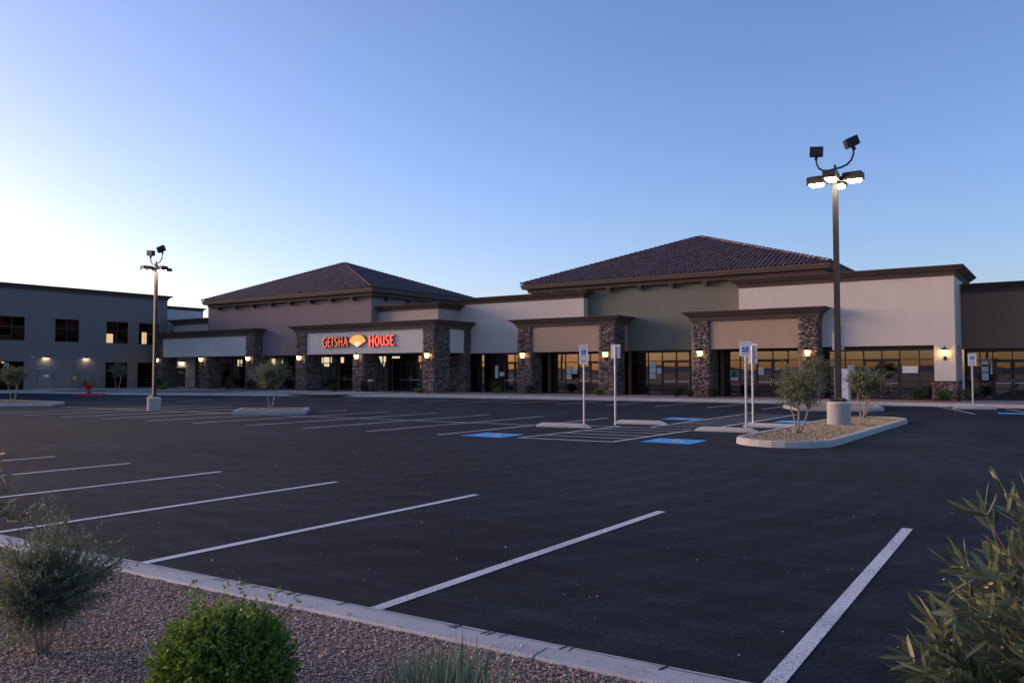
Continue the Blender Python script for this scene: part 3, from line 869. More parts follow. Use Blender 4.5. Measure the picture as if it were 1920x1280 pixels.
# warm light fittings deep in the restaurant, showing through the tops of the windows
for (xa, xb, za, zb) in ((-57.5, -57.2, 2.62, 3.16), (-57.05, -56.0, 2.64, 3.16), (-55.2, -54.4, 2.62, 3.14), (-48.4, -47.5, 2.98, 3.14), (-64.6, -64.0, 2.5, 3.1), (-63.8, -62.9, 2.55, 2.95), (-72.4, -71.9, 2.6, 3.12), (-69.9, -69.2, 2.4, 3.05)):
    MB().box(xa, xb, 51.2, 51.24, za, zb).build('lit_panel', M['lit_room'], LB)
MB().quad((-57.1, 51.2, 2.58), (-56.9, 51.2, 2.32), (-56.35, 51.2, 2.30), (-56.1, 51.2, 2.58)).build('lit_shade', M['lit_room'], LB)
MB().quad((-49.95, 51.2, 3.15), (-49.7, 51.2, 2.6), (-49.35, 51.2, 2.22), (-49.2, 51.2, 2.6), (-48.9, 51.2, 3.15)).build('lit_shade', M['lit_room'], LB)
place(LB, (-58.5, 48, 0.0))

# ------------------------------------------------------------------ right shop building
RB = thing('shop_building', 'sage and cream shop building with tiled hip roof and two tan porches', 'building')
wall(RB, -41.05, -29.39, 51.5, 60.0, 3.30, 7.5, 'cream')
wall(RB, -33.9, -12.85, 52.1, 66.0, 3.304, 8.2, 'green')
wall(RB, -17.47, -5.2, 50.8, 62.0, 3.30, 7.5, 'cream')
hip_roof(RB, -34.85, -11.95, 51.25, 67.1, 8.52, (-23.4, 59.18, 12.22), 22)
eaves(RB, -34.85, -11.95, 51.25, 67.1, 8.52)
for i in range(9): bracket(RB, -32.3 + 2.44 * i, 52.1, 7.94)
cornice(RB, [(-41.04, 51.5), (-29.39, 51.5), (-29.39, 52.1)], 7.26, 7.76)
cornice(RB, [(-17.47, 52.1), (-17.47, 50.8), (-5.2, 50.8), (-5.2, 58.0)], 7.18, 7.74, 0.52)
for i, (a, b) in enumerate(((-34.3, -33.05), (-27.3, -26.05))): stone_pier(RB, a, b, 50.0, 51.49, Z0, 5.24, 'frlb', 70 + i)
for i, (a, b) in enumerate(((-20.36, -19.16), (-13.52, -12.36))): stone_pier(RB, a, b, 50.0, 51.5 if i == 0 else 50.79, Z0, 5.24, 'frlb', 74 + i)
stone_pier(RB, -13.5, -12.38, 50.795, 51.5, Z0, 3.29, 'frlb', 79)
wall(RB, -33.05, -27.3, 50.08, 51.49, 3.26, 5.22, 'tan', 'fascia_band')
wall(RB, -19.16, -13.52, 50.08, 50.79, 3.26, 5.22, 'tan', 'fascia_band')
wall(RB, -20.3, -17.48, 50.8, 52.09, 3.27, 5.5, 'tan', 'porch_ceiling')
wall(RB, -29.38, -26.1, 51.495, 52.09, 3.27, 5.5, 'tan', 'porch_ceiling')
wall(RB, -34.25, -26.1, 50.05, 51.48, 5.245, 5.52, 'cornice', 'porch_roof')
wall(RB, -20.3, -12.4, 50.05, 50.79, 5.245, 5.52, 'cornice', 'porch_roof')
cornice(RB, [(-34.35, 51.5), (-34.35, 49.96), (-26.0, 49.96), (-26.0, 52.1)], 5.16, 5.72)
cornice(RB, [(-20.41, 52.1), (-20.41, 49.96), (-12.31, 49.96), (-12.31, 50.8)], 5.10, 5.70)
# corner pillar with stone foot
wall(RB, -6.27, -5.201, 50.801, 52.0, Z0, 3.299, 'cream', 'pillar')
wall(RB, -6.2, -5.202, 53.7, 54.2, Z0, 3.299, 'cream', 'pillar')
p_ = stone_pier(RB, -6.36, -5.05, 50.62, 52.1, Z0, 1.20, 'frlb', 80, 'pillar_foot')
MB().box(-6.41, -5.0, 50.57, 52.15, 1.20, 1.27).build('cap', M['stone'], p_)
# glazing, stepping with the walls
front(RB, [-40.6, -39.2, -38.02, -36.91, -35.83, -34.9], 51.9, Z0, 1.17, 2.52, 3.20, (3, 4))
front(RB, [-34.0, -32.5, -31.2, -30.07, -29.07, -28.07, -27.1], 51.9, Z0, 1.17, 2.52, 3.17, (3, 4))
front(RB, [-27.0, -26.05, -24.68, -23.6, -22.54, -21.49, -20.4], 52.5, Z0, 1.19, 2.55, 3.20, (3, 4))
front(RB, [-20.1, -18.9, -17.8, -16.71, -15.66, -14.69, -13.6, -12.6], 51.92, Z0, 1.19, 2.55, 3.17, (3, 4))
front(RB, [-12.4, -11.14, -10.1, -9.09, -8.13, -7.09, -6.28], 51.4, Z0, 1.24, 2.50, 3.08, (2, 3))
for (a, b, y) in ((-41.0, -34.9, 51.9), (-34.0, -27.1, 51.9), (-27.05, -20.35, 52.5), (-20.1, -12.6, 51.92)): MB().box(a, b, y - .08, y + .1, 3.17 if y < 52 else 3.2, 3.258).build('header_beam', M['frame'], RB)
MB().box(-12.45, -6.28, 51.3, 51.5, 3.08, 3.298).build('header_beam', M['frame'], RB)
for (x, y) in ((-32.5, 51.68), (-26.02, 52.28), (-18.95, 51.7)): MB().box(x - .1, x + .1, y - .08, y + .08, Z0, 3.25).build('post', M['post'], RB)
for (a, b, y0, y1) in ((-41.0, -40.6, 51.8, 52.0), (-34.9, -34.0, 51.75, 52.0), (-27.1, -27.0, 51.8, 52.6), (-20.4, -20.1, 51.8, 52.6), (-12.6, -12.4, 51.3, 52.0)):
    wall(RB, a, b, y0, y1, Z0, 3.25, 'frame', 'jamb')
wall(RB, -41.0, -6.3, 59.0, 59.2, Z0, 3.25, 'interior_wall', 'back_wall')
wall(RB, -41.0, -40.85, 52.1, 59.0, Z0, 3.25, 'interior_wall', 'side_wall')
wall(RB, -6.45, -6.3, 52.2, 59.0, Z0, 3.25, 'interior_wall', 'side_wall')
for (x, y) in ((-34.45, 52.2), (-27.05, 52.7), (-20.2, 52.7), (-12.5, 52.1)): wall(RB, x - .07, x + .07, y, 59.0, Z0, 3.25, 'interior_wall', 'partition')
wall(RB, -40.8, -6.5, 52.7, 58.9, 0.161, 0.172, 'floor_in', 'floor')
for (x, y, z, w, h) in ((-37.3, 51.87, 1.45, .45, .35), (-37.75, 51.87, 1.3, .3, 1.0), (-31.1, 51.87, 1.25, .42, .38), (-31.1, 51.87, 1.68, .42, .55), (-30.62, 51.87, 1.65, .45, .36), (-24.55, 52.47, 1.3, .45, .38), (-24.55, 52.47, 1.72, .45, .38), (-24.55, 52.47, 2.12, .45, .38), (-24.0, 52.47, 1.68, .35, .38), (-8.0, 51.37, 1.72, .82, .40), (-11.0, 51.37, 1.6, .4, .6), (-16.6, 51.89, 1.6, .35, .5)):
    notice(RB, x, y, z, w, h)
n_ = notice(RB, -18.45, 51.89, 1.2, .5, .68); MB().box(-18.40, -18.0, 51.858, 51.864, 1.42, 1.84).build('print', M['greenprint'], n_)
# ladders left leaning inside the empty units
MB().tube([(-33.2, 52.6, Z0), (-33.7, 53.0, 1.25)], .035, 6).build('prop', M['paper'], RB)
MB().tube([(-25.2, 53.0, Z0), (-25.65, 53.2, 1.2)], .035, 6).build('prop', M['paper'], RB)
place(RB, (-23, 52, 0.0))

# ------------------------------------------------------------------ end shop building
EB = thing('shop_building', 'low brown shop building set back at the right edge', 'building')
wall(EB, -5.19, 30.0, 54.0, 64.0, 3.15, 6.7, 'brown')
cornice(EB, [(-5.15, 54.0), (30.0, 54.0)], 6.42, 6.94)
front(EB, [-4.9, -4.3, -3.65, -2.68, -1.72, -0.7, 0.4, 1.5, 2.6], 54.35, Z0, 1.2, 2.45, 3.0, (2, 3))
MB().box(-5.0, 2.6, 54.25, 54.45, 3.0, 3.148).build('header_beam', M['frame'], EB)
wall(EB, -5.1, -4.9, 54.2, 54.5, Z0, 3.148, 'frame', 'jamb')
wall(EB, 2.61, 30.0, 54.2, 54.6, Z0, 3.148, 'brown', 'lower_wall')
wall(EB, -5.0, 2.6, 61.0, 61.2, Z0, 3.148, 'interior_wall', 'back_wall')
wall(EB, -5.1, -4.95, 54.6, 61.0, Z0, 3.148, 'interior_wall', 'side_wall')
wall(EB, -4.9, 2.6, 54.6, 60.9, 0.161, 0.172, 'floor_in', 'floor')
for (x, z, w, h) in ((-4.22, 1.3, .34, .42), (-4.22, 1.78, .34, .42), (-4.2, 2.1, .3, .36), (-4.22 + .44, 1.65, .0 + .1, .42)): notice(EB, x, 54.32, z, w, h)
MB().box(-1.95, -1.55, 55.0, 55.05, 2.28, 2.42).build('exit_light', M['exit'], EB)
place(EB, (5, 55, 0.0))

# ------------------------------------------------------------------ left office building, faces +X
OB = thing('office_building', 'two storey slate grey office block at the left edge', 'building')
XO = -80.0
wins = [(33.1 - 5.2, 35.24 - 5.2), (33.0, 35.24), (37.97, 40.24), (42.97, 45.25), (46.4, 48.63)]
lows = [(32.6, 35.25), (42.94, 45.25), (46.33, 48.6)]
def facade_with_holes(parent, x, y0, y1, z0, z1, holes, mat, th=0.25):
    """wall in the plane x, facing +X, pieced round rectangular openings"""
    ys = sorted({y0, y1, *[h[0] for h in holes], *[h[1] for h in holes]})
    mb = MB()
    for a, b in zip(ys[:-1], ys[1:]):
        cuts = sorted([(h[2], h[3]) for h in holes if h[0] <= a + 1e-6 and h[1] >= b - 1e-6])
        z = z0
        for c0, c1 in cuts:
            if c0 > z + 1e-4: mb.box(x - th, x, a, b, z, c0)
            z = c1
        if z < z1: mb.box(x - th, x, a, b, z, z1)
    return mb.build('wall', M[mat], parent)


holes = [(a, b, 4.72, 6.92) for a, b in wins] + [(a, b, 0.12, 2.78) for a, b in lows]
facade_with_holes(OB, XO, 10.0, 49.6, -0.05, 9.7, holes, 'slate')
wall(OB, -100, XO - .26, 10, 49.59, -0.05, 9.68, 'interior_dark', 'core') if False else None
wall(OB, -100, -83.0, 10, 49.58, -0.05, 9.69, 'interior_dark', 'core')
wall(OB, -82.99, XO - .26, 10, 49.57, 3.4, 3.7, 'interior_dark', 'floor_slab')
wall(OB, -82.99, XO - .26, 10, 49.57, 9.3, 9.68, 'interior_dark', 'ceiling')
wall(OB, -82.99, XO - .26, 49.3, 49.59, -0.05, 9.29, 'slate', 'end_wall')
cornice(OB, [(XO, 10.0), (XO, 49.6), (-100, 49.6)], 9.45, 9.98, 0.42)


def yz_window(parent, x, y0, y1, rows, cols, mat='glass_office', lit=()):
    mb = MB(); w = .07
    for y in cols: mb.box(x - .14, x - .06, max(y0, y - w / 2), min(y1, y + w / 2), rows[0], rows[-1])
    for z in rows: mb.box(x - .138, x - .062, y0, y1, max(rows[0], z - w / 2), min(rows[-1], z + w / 2))
    o = mb.build('window', M['frame'], parent)
    for i, (a, b) in enumerate(zip(cols[:-1], cols[1:])):
        for j, (c, d) in enumerate(zip(rows[:-1], rows[1:])):
            MB().box(x - .106, x - .094, a + .03, b - .03, c + .03, d - .03).build('pane', M[mat], o)
    return o


for k, (a, b) in enumerate(wins):
    yz_window(OB, XO, a, b, [4.72, 6.0, 6.92], [a, (a + b) / 2, b])
for (a, b) in lows:
    yz_window(OB, XO, a, b, [0.12, 0.72, 1.38, 2.04, 2.78], [a, (a + b) / 2, b])
# rooms lit behind two of the upper windows
for (y0, z0, w, h) in ((43.1, 4.78, .42, .92), (43.55, 4.78, .42, .92), (47.1, 4.75, .28, 1.25), (47.42, 4.75, .2, 1.25), (46.42, 4.75, .12, 1.2)):
    MB().box(-80.62, -80.60, y0, y0 + w, z0, z0 + h).build('lit_room_panel', M['lit_window'], OB)
for (a, b) in ((36.5, 37.8), (38.5, 39.4), (40.4, 41.4)):
    d_ = MB().box(XO + .002, XO + .05, a, b, 0.0, 1.95).build('door', M['slatedoor'], OB)
    MB().box(XO + .051, XO + .11, b - .14, b - .08, .92, .98).build('handle', M['steel'], d_)
    MB().box(XO + .001, XO + .07, a - .08, b + .08, 1.951, 2.02).build('door_head', M['slatedoor'], OB)
MB().box(XO + .052, XO + .06, 37.0, 37.45, 1.30, 1.55).build('door_notice', M['paper'], OB)
MB().box(XO + .002, XO + .02, 39.75, 40.05, 1.05, 1.40).build('yellow_notice', M['yellow'], OB)
MB().box(XO + .002, XO + .22, 41.9, 42.2, 0.6, 1.7).build('meter_box', M['slatedoor'], OB)
MB().box(XO + .002, XO + .14, 35.8, 36.05, 3.1, 3.3).build('alarm_box', M['pale'], OB)
place(OB, (-80, 30, 0.0))

WG = thing('office_wing', 'pale grey office wing showing behind the slate office block', 'building')
facade_with_holes(WG, -80.5, 49.62, 54.3, -0.05, 8.8, [(50.25, 50.9, 5.55, 6.3), (51.0, 52.3, 0.1, 2.25)], 'pale')
wall(WG, -100, -80.76, 49.63, 54.29, -.05, 8.79, 'pale', 'core')
cornice(WG, [(-80.5, 49.62), (-80.5, 54.3), (-100, 54.3)], 8.62, 8.98, 0.30)
MB().box(-80.72, -80.66, 50.27, 50.88, 5.57, 6.28).build('window', M['glass_office'], WG)
dd = MB().box(-80.74, -80.70, 51.0, 52.3, 0.1, 2.25).build('door', M['frame'], WG)
place(WG, (-82, 52, 0.0))


def text_mesh(txt, size, mat, depth=0.004):
    c = bpy.data.curves.new('text', 'FONT'); c.body = txt; c.size = size; c.extrude = depth; c.align_x = 'CENTER'; c.align_y = 'CENTER'
    o = bpy.data.objects.new('text', c); COL.objects.link(o)
    dg = bpy.context.evaluated_depsgraph_get(); me = bpy.data.meshes.new_from_object(o.evaluated_get(dg))
    bpy.data.objects.remove(o); me.materials.clear(); me.materials.append(mat)
    return me


n130 = link('door_number', text_mesh('130', 0.52, M['white']), dd)
n130.location = (-80.68 + 82 , 51.66 - 52, 1.75); n130.location = (-80.68, 51.66, 1.75); n130.rotation_euler = (R(90), 0, R(90))
n70 = link('door_number', text_mesh('70', 0.5, M['white']), OB)
n70.location = (-80.05 + 80, 33.75 - 30, 2.42); n70.rotation_euler = (R(90), 0, R(90))

# ================================================================== SHOP SIGN
def stroke_prism(mb, pts, ws, y0, y1, ox, oz, sx, sz, grow=0.0):
    """brush stroke in the XZ plane, extruded from y0 (face) back to y1"""
    P = [Vector((ox + p[0] * sx, oz + p[1] * sz)) for p in pts]
    n = len(P); Lft = []; Rgt = []
    for i in range(n):
        d = (P[min(i + 1, n - 1)] - P[max(i - 1, 0)]).normalized(); nn = Vector((-d.y, d.x))
        w = ws[i] / 2 * sz + grow
        e = d * grow * (-1 if i == 0 else 1 if i == n - 1 else 0)
        Lft.append(P[i] + nn * w + e); Rgt.append(P[i] - nn * w + e)
    ring = Rgt + Lft[::-1]; b = len(mb.v); k = len(ring)
    mb.v += [(p.x, y0, p.y) for p in ring] + [(p.x, y1, p.y) for p in ring]
    for i in range(n - 1):
        mb.f.append((b + i, b + i + 1, b + k - 2 - i, b + k - 1 - i))
        mb.f.append((b + k + i + 1, b + k + i, b + 2 * k - 1 - i, b + 2 * k - 2 - i))
    for i in range(k):
        j = (i + 1) % k; mb.f.append((b + j, b + i, b + k + i, b + k + j))


GL = {
 'G': (0.62, [([(.60, .98), (.30, .92), (.08, .70), (.04, .42), (.16, .12), (.40, .02)], [.10, .17, .20, .20, .18, .12]), ([(.40, .03), (.56, .16), (.58, .55)], [.12, .18, .14]), ([(.30, .46), (.62, .50)], [.10, .15])]),
 'E': (0.52, [([(.12, .96), (.10, .5), (.14, .02)], [.16, .19, .15]), ([(.04, .90), (.50, .98)], [.17, .11]), ([(.10, .50), (.42, .55)], [.14, .10]), ([(.08, .07), (.52, .02)], [.17, .12])]),
 'I': (0.30, [([(.16, 1.0), (.13, .5), (.17, 0.0)], [.14, .20, .13]), ([(.02, .92), (.30, .98)], [.1, .08])]),
 'S': (0.55, [([(.50, .92), (.28, .98), (.08, .80), (.20, .58), (.42, .42), (.48, .20), (.28, .03), (.04, .10)], [.10, .16, .19, .18, .19, .18, .16, .10])]),
 'H': (0.66, [([(.13, 1.0), (.10, .5), (.15, .0)], [.15, .20, .14]), ([(.56, 1.04), (.50, .5), (.56, -.04)], [.13, .19, .12]), ([(.04, .46), (.62, .56)], [.15, .12])]),
 'A': (0.66, [([(.36, 1.02), (.22, .5), (.03, .02)], [.12, .17, .10]), ([(.32, .98), (.48, .5), (.62, -.06)], [.12, .20, .12]), ([(.14, .34), (.54, .38)], [.12, .11])]),
 'O': (0.64, [([(.34, .98), (.12, .78), (.07, .42), (.22, .08), (.38, .02), (.54, .22), (.58, .60), (.46, .90), (.30, .98)], [.12, .18, .20, .17, .14, .18, .19, .16, .12])]),
 'U': (0.62, [([(.10, .98), (.08, .40), (.22, .06), (.38, .06)], [.14, .20, .17, .12]), ([(.54, 1.0), (.50, .4), (.60, .0)], [.12, .19, .12]), ([(.36, .05), (.50, .2)], [.12, .12])]),
}
SG = thing('shop_sign', 'red brush lettering sign with golden folding fan on the porch band', 'sign')


def word(txt, x0, x1, z0, h, face, first=1.0):
    tot = sum(GL[c][0] for c in txt) + 0.07 * (len(txt) - 1) + (first - 1) * GL[txt[0]][0]; u = (x1 - x0) / tot; x = x0
    for i, c in enumerate(txt):
        k = first if i == 0 else 1.0
        a = MB()
        for pts, ws in GL[c][1]: stroke_prism(a, pts, [w * .82 for w in ws], 46.90, 46.912, x, z0 - (.06 if i == 0 else 0), u * k, h * (1.12 if i == 0 else 1))
        o = a.build('letter', M[face], SG)
        b = MB()
        for q, (pts, ws) in enumerate(GL[c][1]): stroke_prism(b, pts, [w * .82 for w in ws], 46.9121 + .001 * q, 47.06, x, z0 - (.06 if i == 0 else 0), u * k, h * (1.12 if i == 0 else 1), 0.012)
        b.build('letter_return', M['letter_side'], o)
        x += u * (GL[c][0] * k + 0.07)


word('GEISHA', -52.45, -49.35, 3.92, 0.80, 'neon_dim', 1.1)
word('HOUSE', -46.95, -44.15, 3.92, 0.80, 'neon', 1.15)
cx, cz = -48.25, 3.90
fan = MB(); bk = MB(); a0, a1, nseg = R(22), R(158), 18
ring = [(cx + 1.05 * math.cos(a0 + (a1 - a0) * i / nseg), cz + 0.12 + .86 * math.sin(a0 + (a1 - a0) * i / nseg)) for i in range(nseg + 1)]
poly = [(cx + .09, cz - .03), *ring, (cx - .09, cz - .03)]
def xz_prism(mb, pts, y0, y1):
    b = len(mb.v); k = len(pts)
    mb.v += [(p[0], y0, p[1]) for p in pts] + [(p[0], y1, p[1]) for p in pts]
    mb.f.append(tuple(range(b, b + k))[::-1]); mb.f.append(tuple(range(b + k, b + 2 * k)))
    for i in range(k):
        j = (i + 1) % k; mb.f.append((b + i, b + j, b + k + j, b + k + i))
xz_prism(fan, poly, 46.92, 46.935)
fo = fan.build('fan_face', M['fan'], SG)
xz_prism(bk, [(cx + (p[0] - cx) * 1.035, cz + .3 + (p[1] - cz - .3) * 1.05) for p in poly], 46.936, 47.07)
bk.build('fan_return', M['letter_side'], fo)
for i in range(0, nseg + 1, 2):
    t = a0 + (a1 - a0) * i / nseg; q = MB(); d = Vector((1.02 * math.cos(t), .12 + .83 * math.sin(t))); nn = Vector((-d.y, d.x)).normalized() * .022
    xz_prism(q, [(cx + d.x * .30 - nn.x, cz + d.y * .30 - nn.y), (cx + d.x - nn.x, cz + d.y - nn.y), (cx + d.x + nn.x, cz + d.y + nn.y), (cx + d.x * .30 + nn.x, cz + d.y * .30 + nn.y)], 46.905, 46.919)
    q.build('fan_rib', M['fan_line'], fo)
q = MB(); xz_prism(q, [(cx + .07, cz - .02)] + [(cx + .42 * math.cos(a0 + (a1 - a0) * i / 8), cz + .05 + .34 * math.sin(a0 + (a1 - a0) * i / 8)) for i in range(9)] + [(cx - .07, cz - .02)], 46.895, 46.904)
q.build('fan_base', M['fan_base'], fo)
place(SG, (-48.3, 47.08, 3.85))

# ================================================================== LANTERNS AND WALL LIGHTS
def make_lantern():
    t = thing('wall_lantern', 'x', 'lantern', group='lit lanterns on the shop porches')
    MB().box(-.07, .07, -.03, 0, -.42, -.02).build('back_plate', M['black'], t)
    a = MB().tube([(0, -.02, -.30), (0, -.10, -.34), (0, -.17, -.30), (0, -.18, -.20)], .022, 8)
    a.lathe((0, -.18, -.22), [(.02, 0), (.08, .03), (.10, .06)], 12).build('arm', M['black'], t)
    MB().frustum((0, -.18), .085, .085, .135, .135, -.155, .14).build('glass', M['lantern'], t)
    cg = MB()
    for sx in (-1, 1):
        for sy in (-1, 1):
            cg.tube([(sx * .09, -.18 + sy * .09, -.16), (sx * .142, -.18 + sy * .142, .15)], .010, 5)
    cg.build('cage', M['black'], t)
    MB().frustum((0, -.18), .19, .19, .05, .05, .145, .29).frustum((0, -.18), .05, .05, .02, .02, .291, .33).tube([(0, -.18, .33), (0, -.18, .42)], [.018, .006], 6).build('cap', M['black'], t)
    return t


lan = make_lantern(); first = True
for (x, y, z, lb) in ((-77.25, 46.95, 3.0, 'lit lantern on the stone pier farthest left, beside the distant lamp post'),
                      (-69.6, 46.95, 3.0, 'lit lantern on the middle pier of the left grey-banded porch'),
                      (-62.35, 46.95, 3.02, 'lit lantern on the right end pier of the left grey-banded porch'),
                      (-55.3, 46.95, 3.02, 'lit lantern on the left pier of the sign porch'),
                      (-48.2, 46.95, 3.05, 'lit lantern below the golden fan on the middle pier'),
                      (-40.55, 46.95, 3.05, 'lit lantern on the right end pier of the sign porch'),
                      (-33.7, 49.95, 3.02, 'lit lantern on the left pier of the first tan porch'),
                      (-26.7, 49.95, 3.0, 'lit lantern behind the reversed sign, right pier of first tan porch'),
                      (-19.75, 49.95, 2.98, 'lit lantern on the left pier of the tan porch beside sage wall'),
                      (-12.95, 49.95, 2.92, 'lit lantern above the olive tree, right pier of second tan porch'),
                      (-5.72, 50.8, 2.86, 'lit lantern on the cream corner pillar with stone foot')):
    o = lan if first else copy_tree(lan); first = False
    o.location = (x, y, z); o['label'] = lb


def make_wall_light(x, y, z, lb, top=0):
    t = thing('wall_light', lb, 'wall light', (x, y, z), 0, 'hooded wall lights on the office block')
    MB().box(0, .05, -.14, .14, -.05, .12).build('back_plate', M['black'], t)
    h = MB()
    prof = [(.0, .14), (.10, .15), (.20, .11), (.27, .02), (.28, -.03)]
    for (xa, za), (xb, zb) in zip(prof[:-1], prof[1:]):
        h.quad((xa, -.24, za), (xa, .24, za), (xb, .26, zb), (xb, -.26, zb))
    for s in (-1, 1):
        h.quad((0, s * .24, .14), (.10, s * .24, .15), (.20, s * .25, .11), (.27, s * .255, .02), (.28, s * .26, -.03), (0, s * .26, -.03))
    h.build('hood', M['black'], t)
    MB().box(.03, .24, -.2, .2, -.012, .0).build('lens', M['wallpack'], t)
    return t


make_wall_light(-79.99, 37.17, 3.2, 'lit hooded wall light above the left plain steel door')
make_wall_light(-79.99, 40.95, 3.2, 'lit hooded wall light above the right plain steel door')
make_wall_light(-80.49, 51.7, 2.95, 'lit hooded wall light over the door numbered 130')

# ================================================================== CAR PARK LAMP POSTS
def make_lamp():
    t = thing('lamp_post', 'x', 'lamp post', group='bronze car park lamp posts')
    MB().lathe((0, 0, 0), [(.365, 0), (.37, .06), (.365, .66), (.345, .70), (.30, .72)], 32).build('base', M['base'], t)
    MB().box(-.22, .22, -.22, .22, .722, .80).frustum((0, 0), .17, .17, .13, .13, .801, .84).build('base_cover', M['bronze'], t)
    MB().frustum((0, 0), .085, .085, .078, .078, .80, 7.72).build('pole', M['bronze'], t)
    for k in range(4):
        h = MB().box(-.08 + .14, .26, -.05, .05, 7.40, 7.50).box(.26, .88, -.20, .20, 7.36, 7.56).frustum((.57, 0), .31, .20, .24, .15, 7.561, 7.60).build('lamp_head', M['bronze'], t)
        MB().frustum((.60, 0), .17, .11, .215, .145, 7.300, 7.359).build('lens', M['lamp_lens'], h)
        h.rotation_euler = (0, 0, R(90 * k))
    ar = MB()
    def arc(s):
        return [(0, 0, 7.78), (s * .18, 0, 7.75), (s * .38, 0, 7.77), (s * .52, 0, 7.86), (s * .585, 0, 8.0), (s * .60, 0, 8.18)]
    ar.tube([(0, 0, 7.7), (0, 0, 7.9)], .04, 8); ar.tube(arc(-1), .032, 8); ar.tube([(p[0], p[1], p[2] + (.14 * abs(p[0]) / .6)) for p in arc(1)], .032, 8)
    ar.build('yoke', M['black'], t)
    for s, dz, ry, rz in ((-1, 0, R(4), R(10)), (1, .14, R(-22), R(35))):
        f = MB().box(-.045, .045, -.045, .045, -.06, .06).box(-.21, .21, -.12, .12, .061, .34).build('floodlight', M['black'], t)
        f.location = (s * .60, 0, 8.18 + dz); f.rotation_euler = (0, ry, rz)
        MB().box(-.18, .18, .121, .126, .09, .31).build('lens', M['lamp_off'], f)
    return t


lp = make_lamp()
lp.scale = (.94, .94, 1.035); lp.location = (-5.92, 26.3, 0.10); lp['label'] = 'tall bronze lamp post with four lit heads on the gravel island'
lp2 = copy_tree(lp); lp2.location = (-34.5, 20.8, 0.0); lp2.scale = (.80, .80, .87); lp2['label'] = 'smaller distant lamp post in front of the slate office block'

# ================================================================== SIGN POSTS AND WHEEL STOPS
def make_sign(lower=True):
    t = thing('parking_sign', 'x', 'sign post', group='accessible parking sign posts')
    MB().tube([(0, 0, 0), (0, 0, 2.62)], .030, 10).build('post', M['galv'], t)
    pl = MB().box(-.152, .152, -.040, -.034, 2.22, 2.68)
    p = pl.build('plate', M['white'], t)
    MB().box(-.150, .150, -.0335, -.030, 2.222, 2.678).build('plate_back', M['alu'], p)
    MB().box(-.085, .085, -.0425, -.0401, 2.335, 2.505).build('blue_square', M['signblue'], p)
    w = wheelchair(.155, 0).build('white_figure', M['white'], p); w.rotation_euler = (R(90), 0, 0); w.location = (0, -.0440, 2.42)
    for z, tx in ((2.625, 'RESERVED'), (2.555, 'PARKING')):
        q = link('lettering', text_mesh(tx, .058, M['signgreen'], .0006), p); q.rotation_euler = (R(90), 0, 0); q.location = (0, -.0412, z)
    MB().box(-.10, .10, -.0418, -.0401, 2.265, 2.29).build('lettering', M['signgreen'], p)
    if lower:
        p2 = MB().box(-.152, .152, -.040, -.034, 2.03, 2.205).build('lower_plate', M['white'], t)
        MB().box(-.150, .150, -.0335, -.030, 2.032, 2.203).build('plate_back', M['alu'], p2)
        for z in (2.145, 2.085): MB().box(-.10, .10, -.0418, -.0401, z, z + .026).build('lettering', M['signgreen'], p2)
    return t


sA = make_sign(True); sB = make_sign(False)
sA.location = (-13.30, 23.3, 0.0); sA.rotation_euler = (0, 0, R(12)); sA['label'] = 'parking sign facing the viewer with blue wheelchair square, small plate beneath'
sB.location = (-8.40, 25.0, 0.0); sB.rotation_euler = (0, 0, R(10)); sB.scale = (1.18, 1, 1.02); sB['label'] = 'front sign of the close pair, blue wheelchair square facing the viewer'
c = copy_tree(sB); c.location = (-12.42, 23.85, 0.0); c.rotation_euler = (0, 0, R(185)); c.scale = (1.1, 1, 1.0); c['label'] = 'parking sign turned away, bare metal back lit pink by the sky'
c = copy_tree(sA); c.location = (-8.40, 25.65, 0.0); c.rotation_euler = (0, 0, R(180)); c['label'] = 'rear sign of the close pair, turned away from the viewer'
c = copy_tree(sA); c.location = (-4.05, 46.75, 0.17); c.rotation_euler = (0, 0, R(8)); c.scale = (1.25, 1, .95); c['label'] = 'parking sign by the brown end shop on the far right'
# plate strapped to the tall lamp post, seen from behind
t = thing('pole_sign', 'bare sign back strapped to the tall lamp post', 'sign', (-5.94, 26.42, 2.45))
MB().box(-.17, .17, -.004, 0, .0, .56).build('plate', M['alu'], t); MB().box(-.165, .165, .0005, .004, .005, .555).build('plate_face', M['white'], t)
MB().box(-.10, .10, -.045, -.0045, .12, .15).box(-.10, .10, -.045, -.0045, .42, .45).build('strap', M['galv'], t)
t.rotation_euler = (0, 0, R(12))


def make_stop(L):
    t = MB(); h = .135; w = .17
    prof = [(-w / 2, 0), (w / 2, 0), (w / 2, .05), (w * .3, h), (-w * .3, h), (-w / 2, .05)]
    b = 0
    stations = [(-L / 2, .30), (-L / 2 + .20, 1.0), (L / 2 - .20, 1.0), (L / 2, .30)]
    for x, k in stations: t.v += [(x, p[0], p[1] * k) for p in prof]
    for i in range(3):
        for q in range(6):
            u = (q + 1) % 6; t.f.append((i * 6 + q, i * 6 + u, (i + 1) * 6 + u, (i + 1) * 6 + q)[::-1])
    t.f.append(tuple(range(6))); t.f.append(tuple(range(18, 24))[::-1])
    for x in (-L * .3, L * .3): t.lathe((x, 0, h - .002), [(.018, 0), (.018, .006)], 8)
    return t.mesh('wheel_stop', M['kerb'])


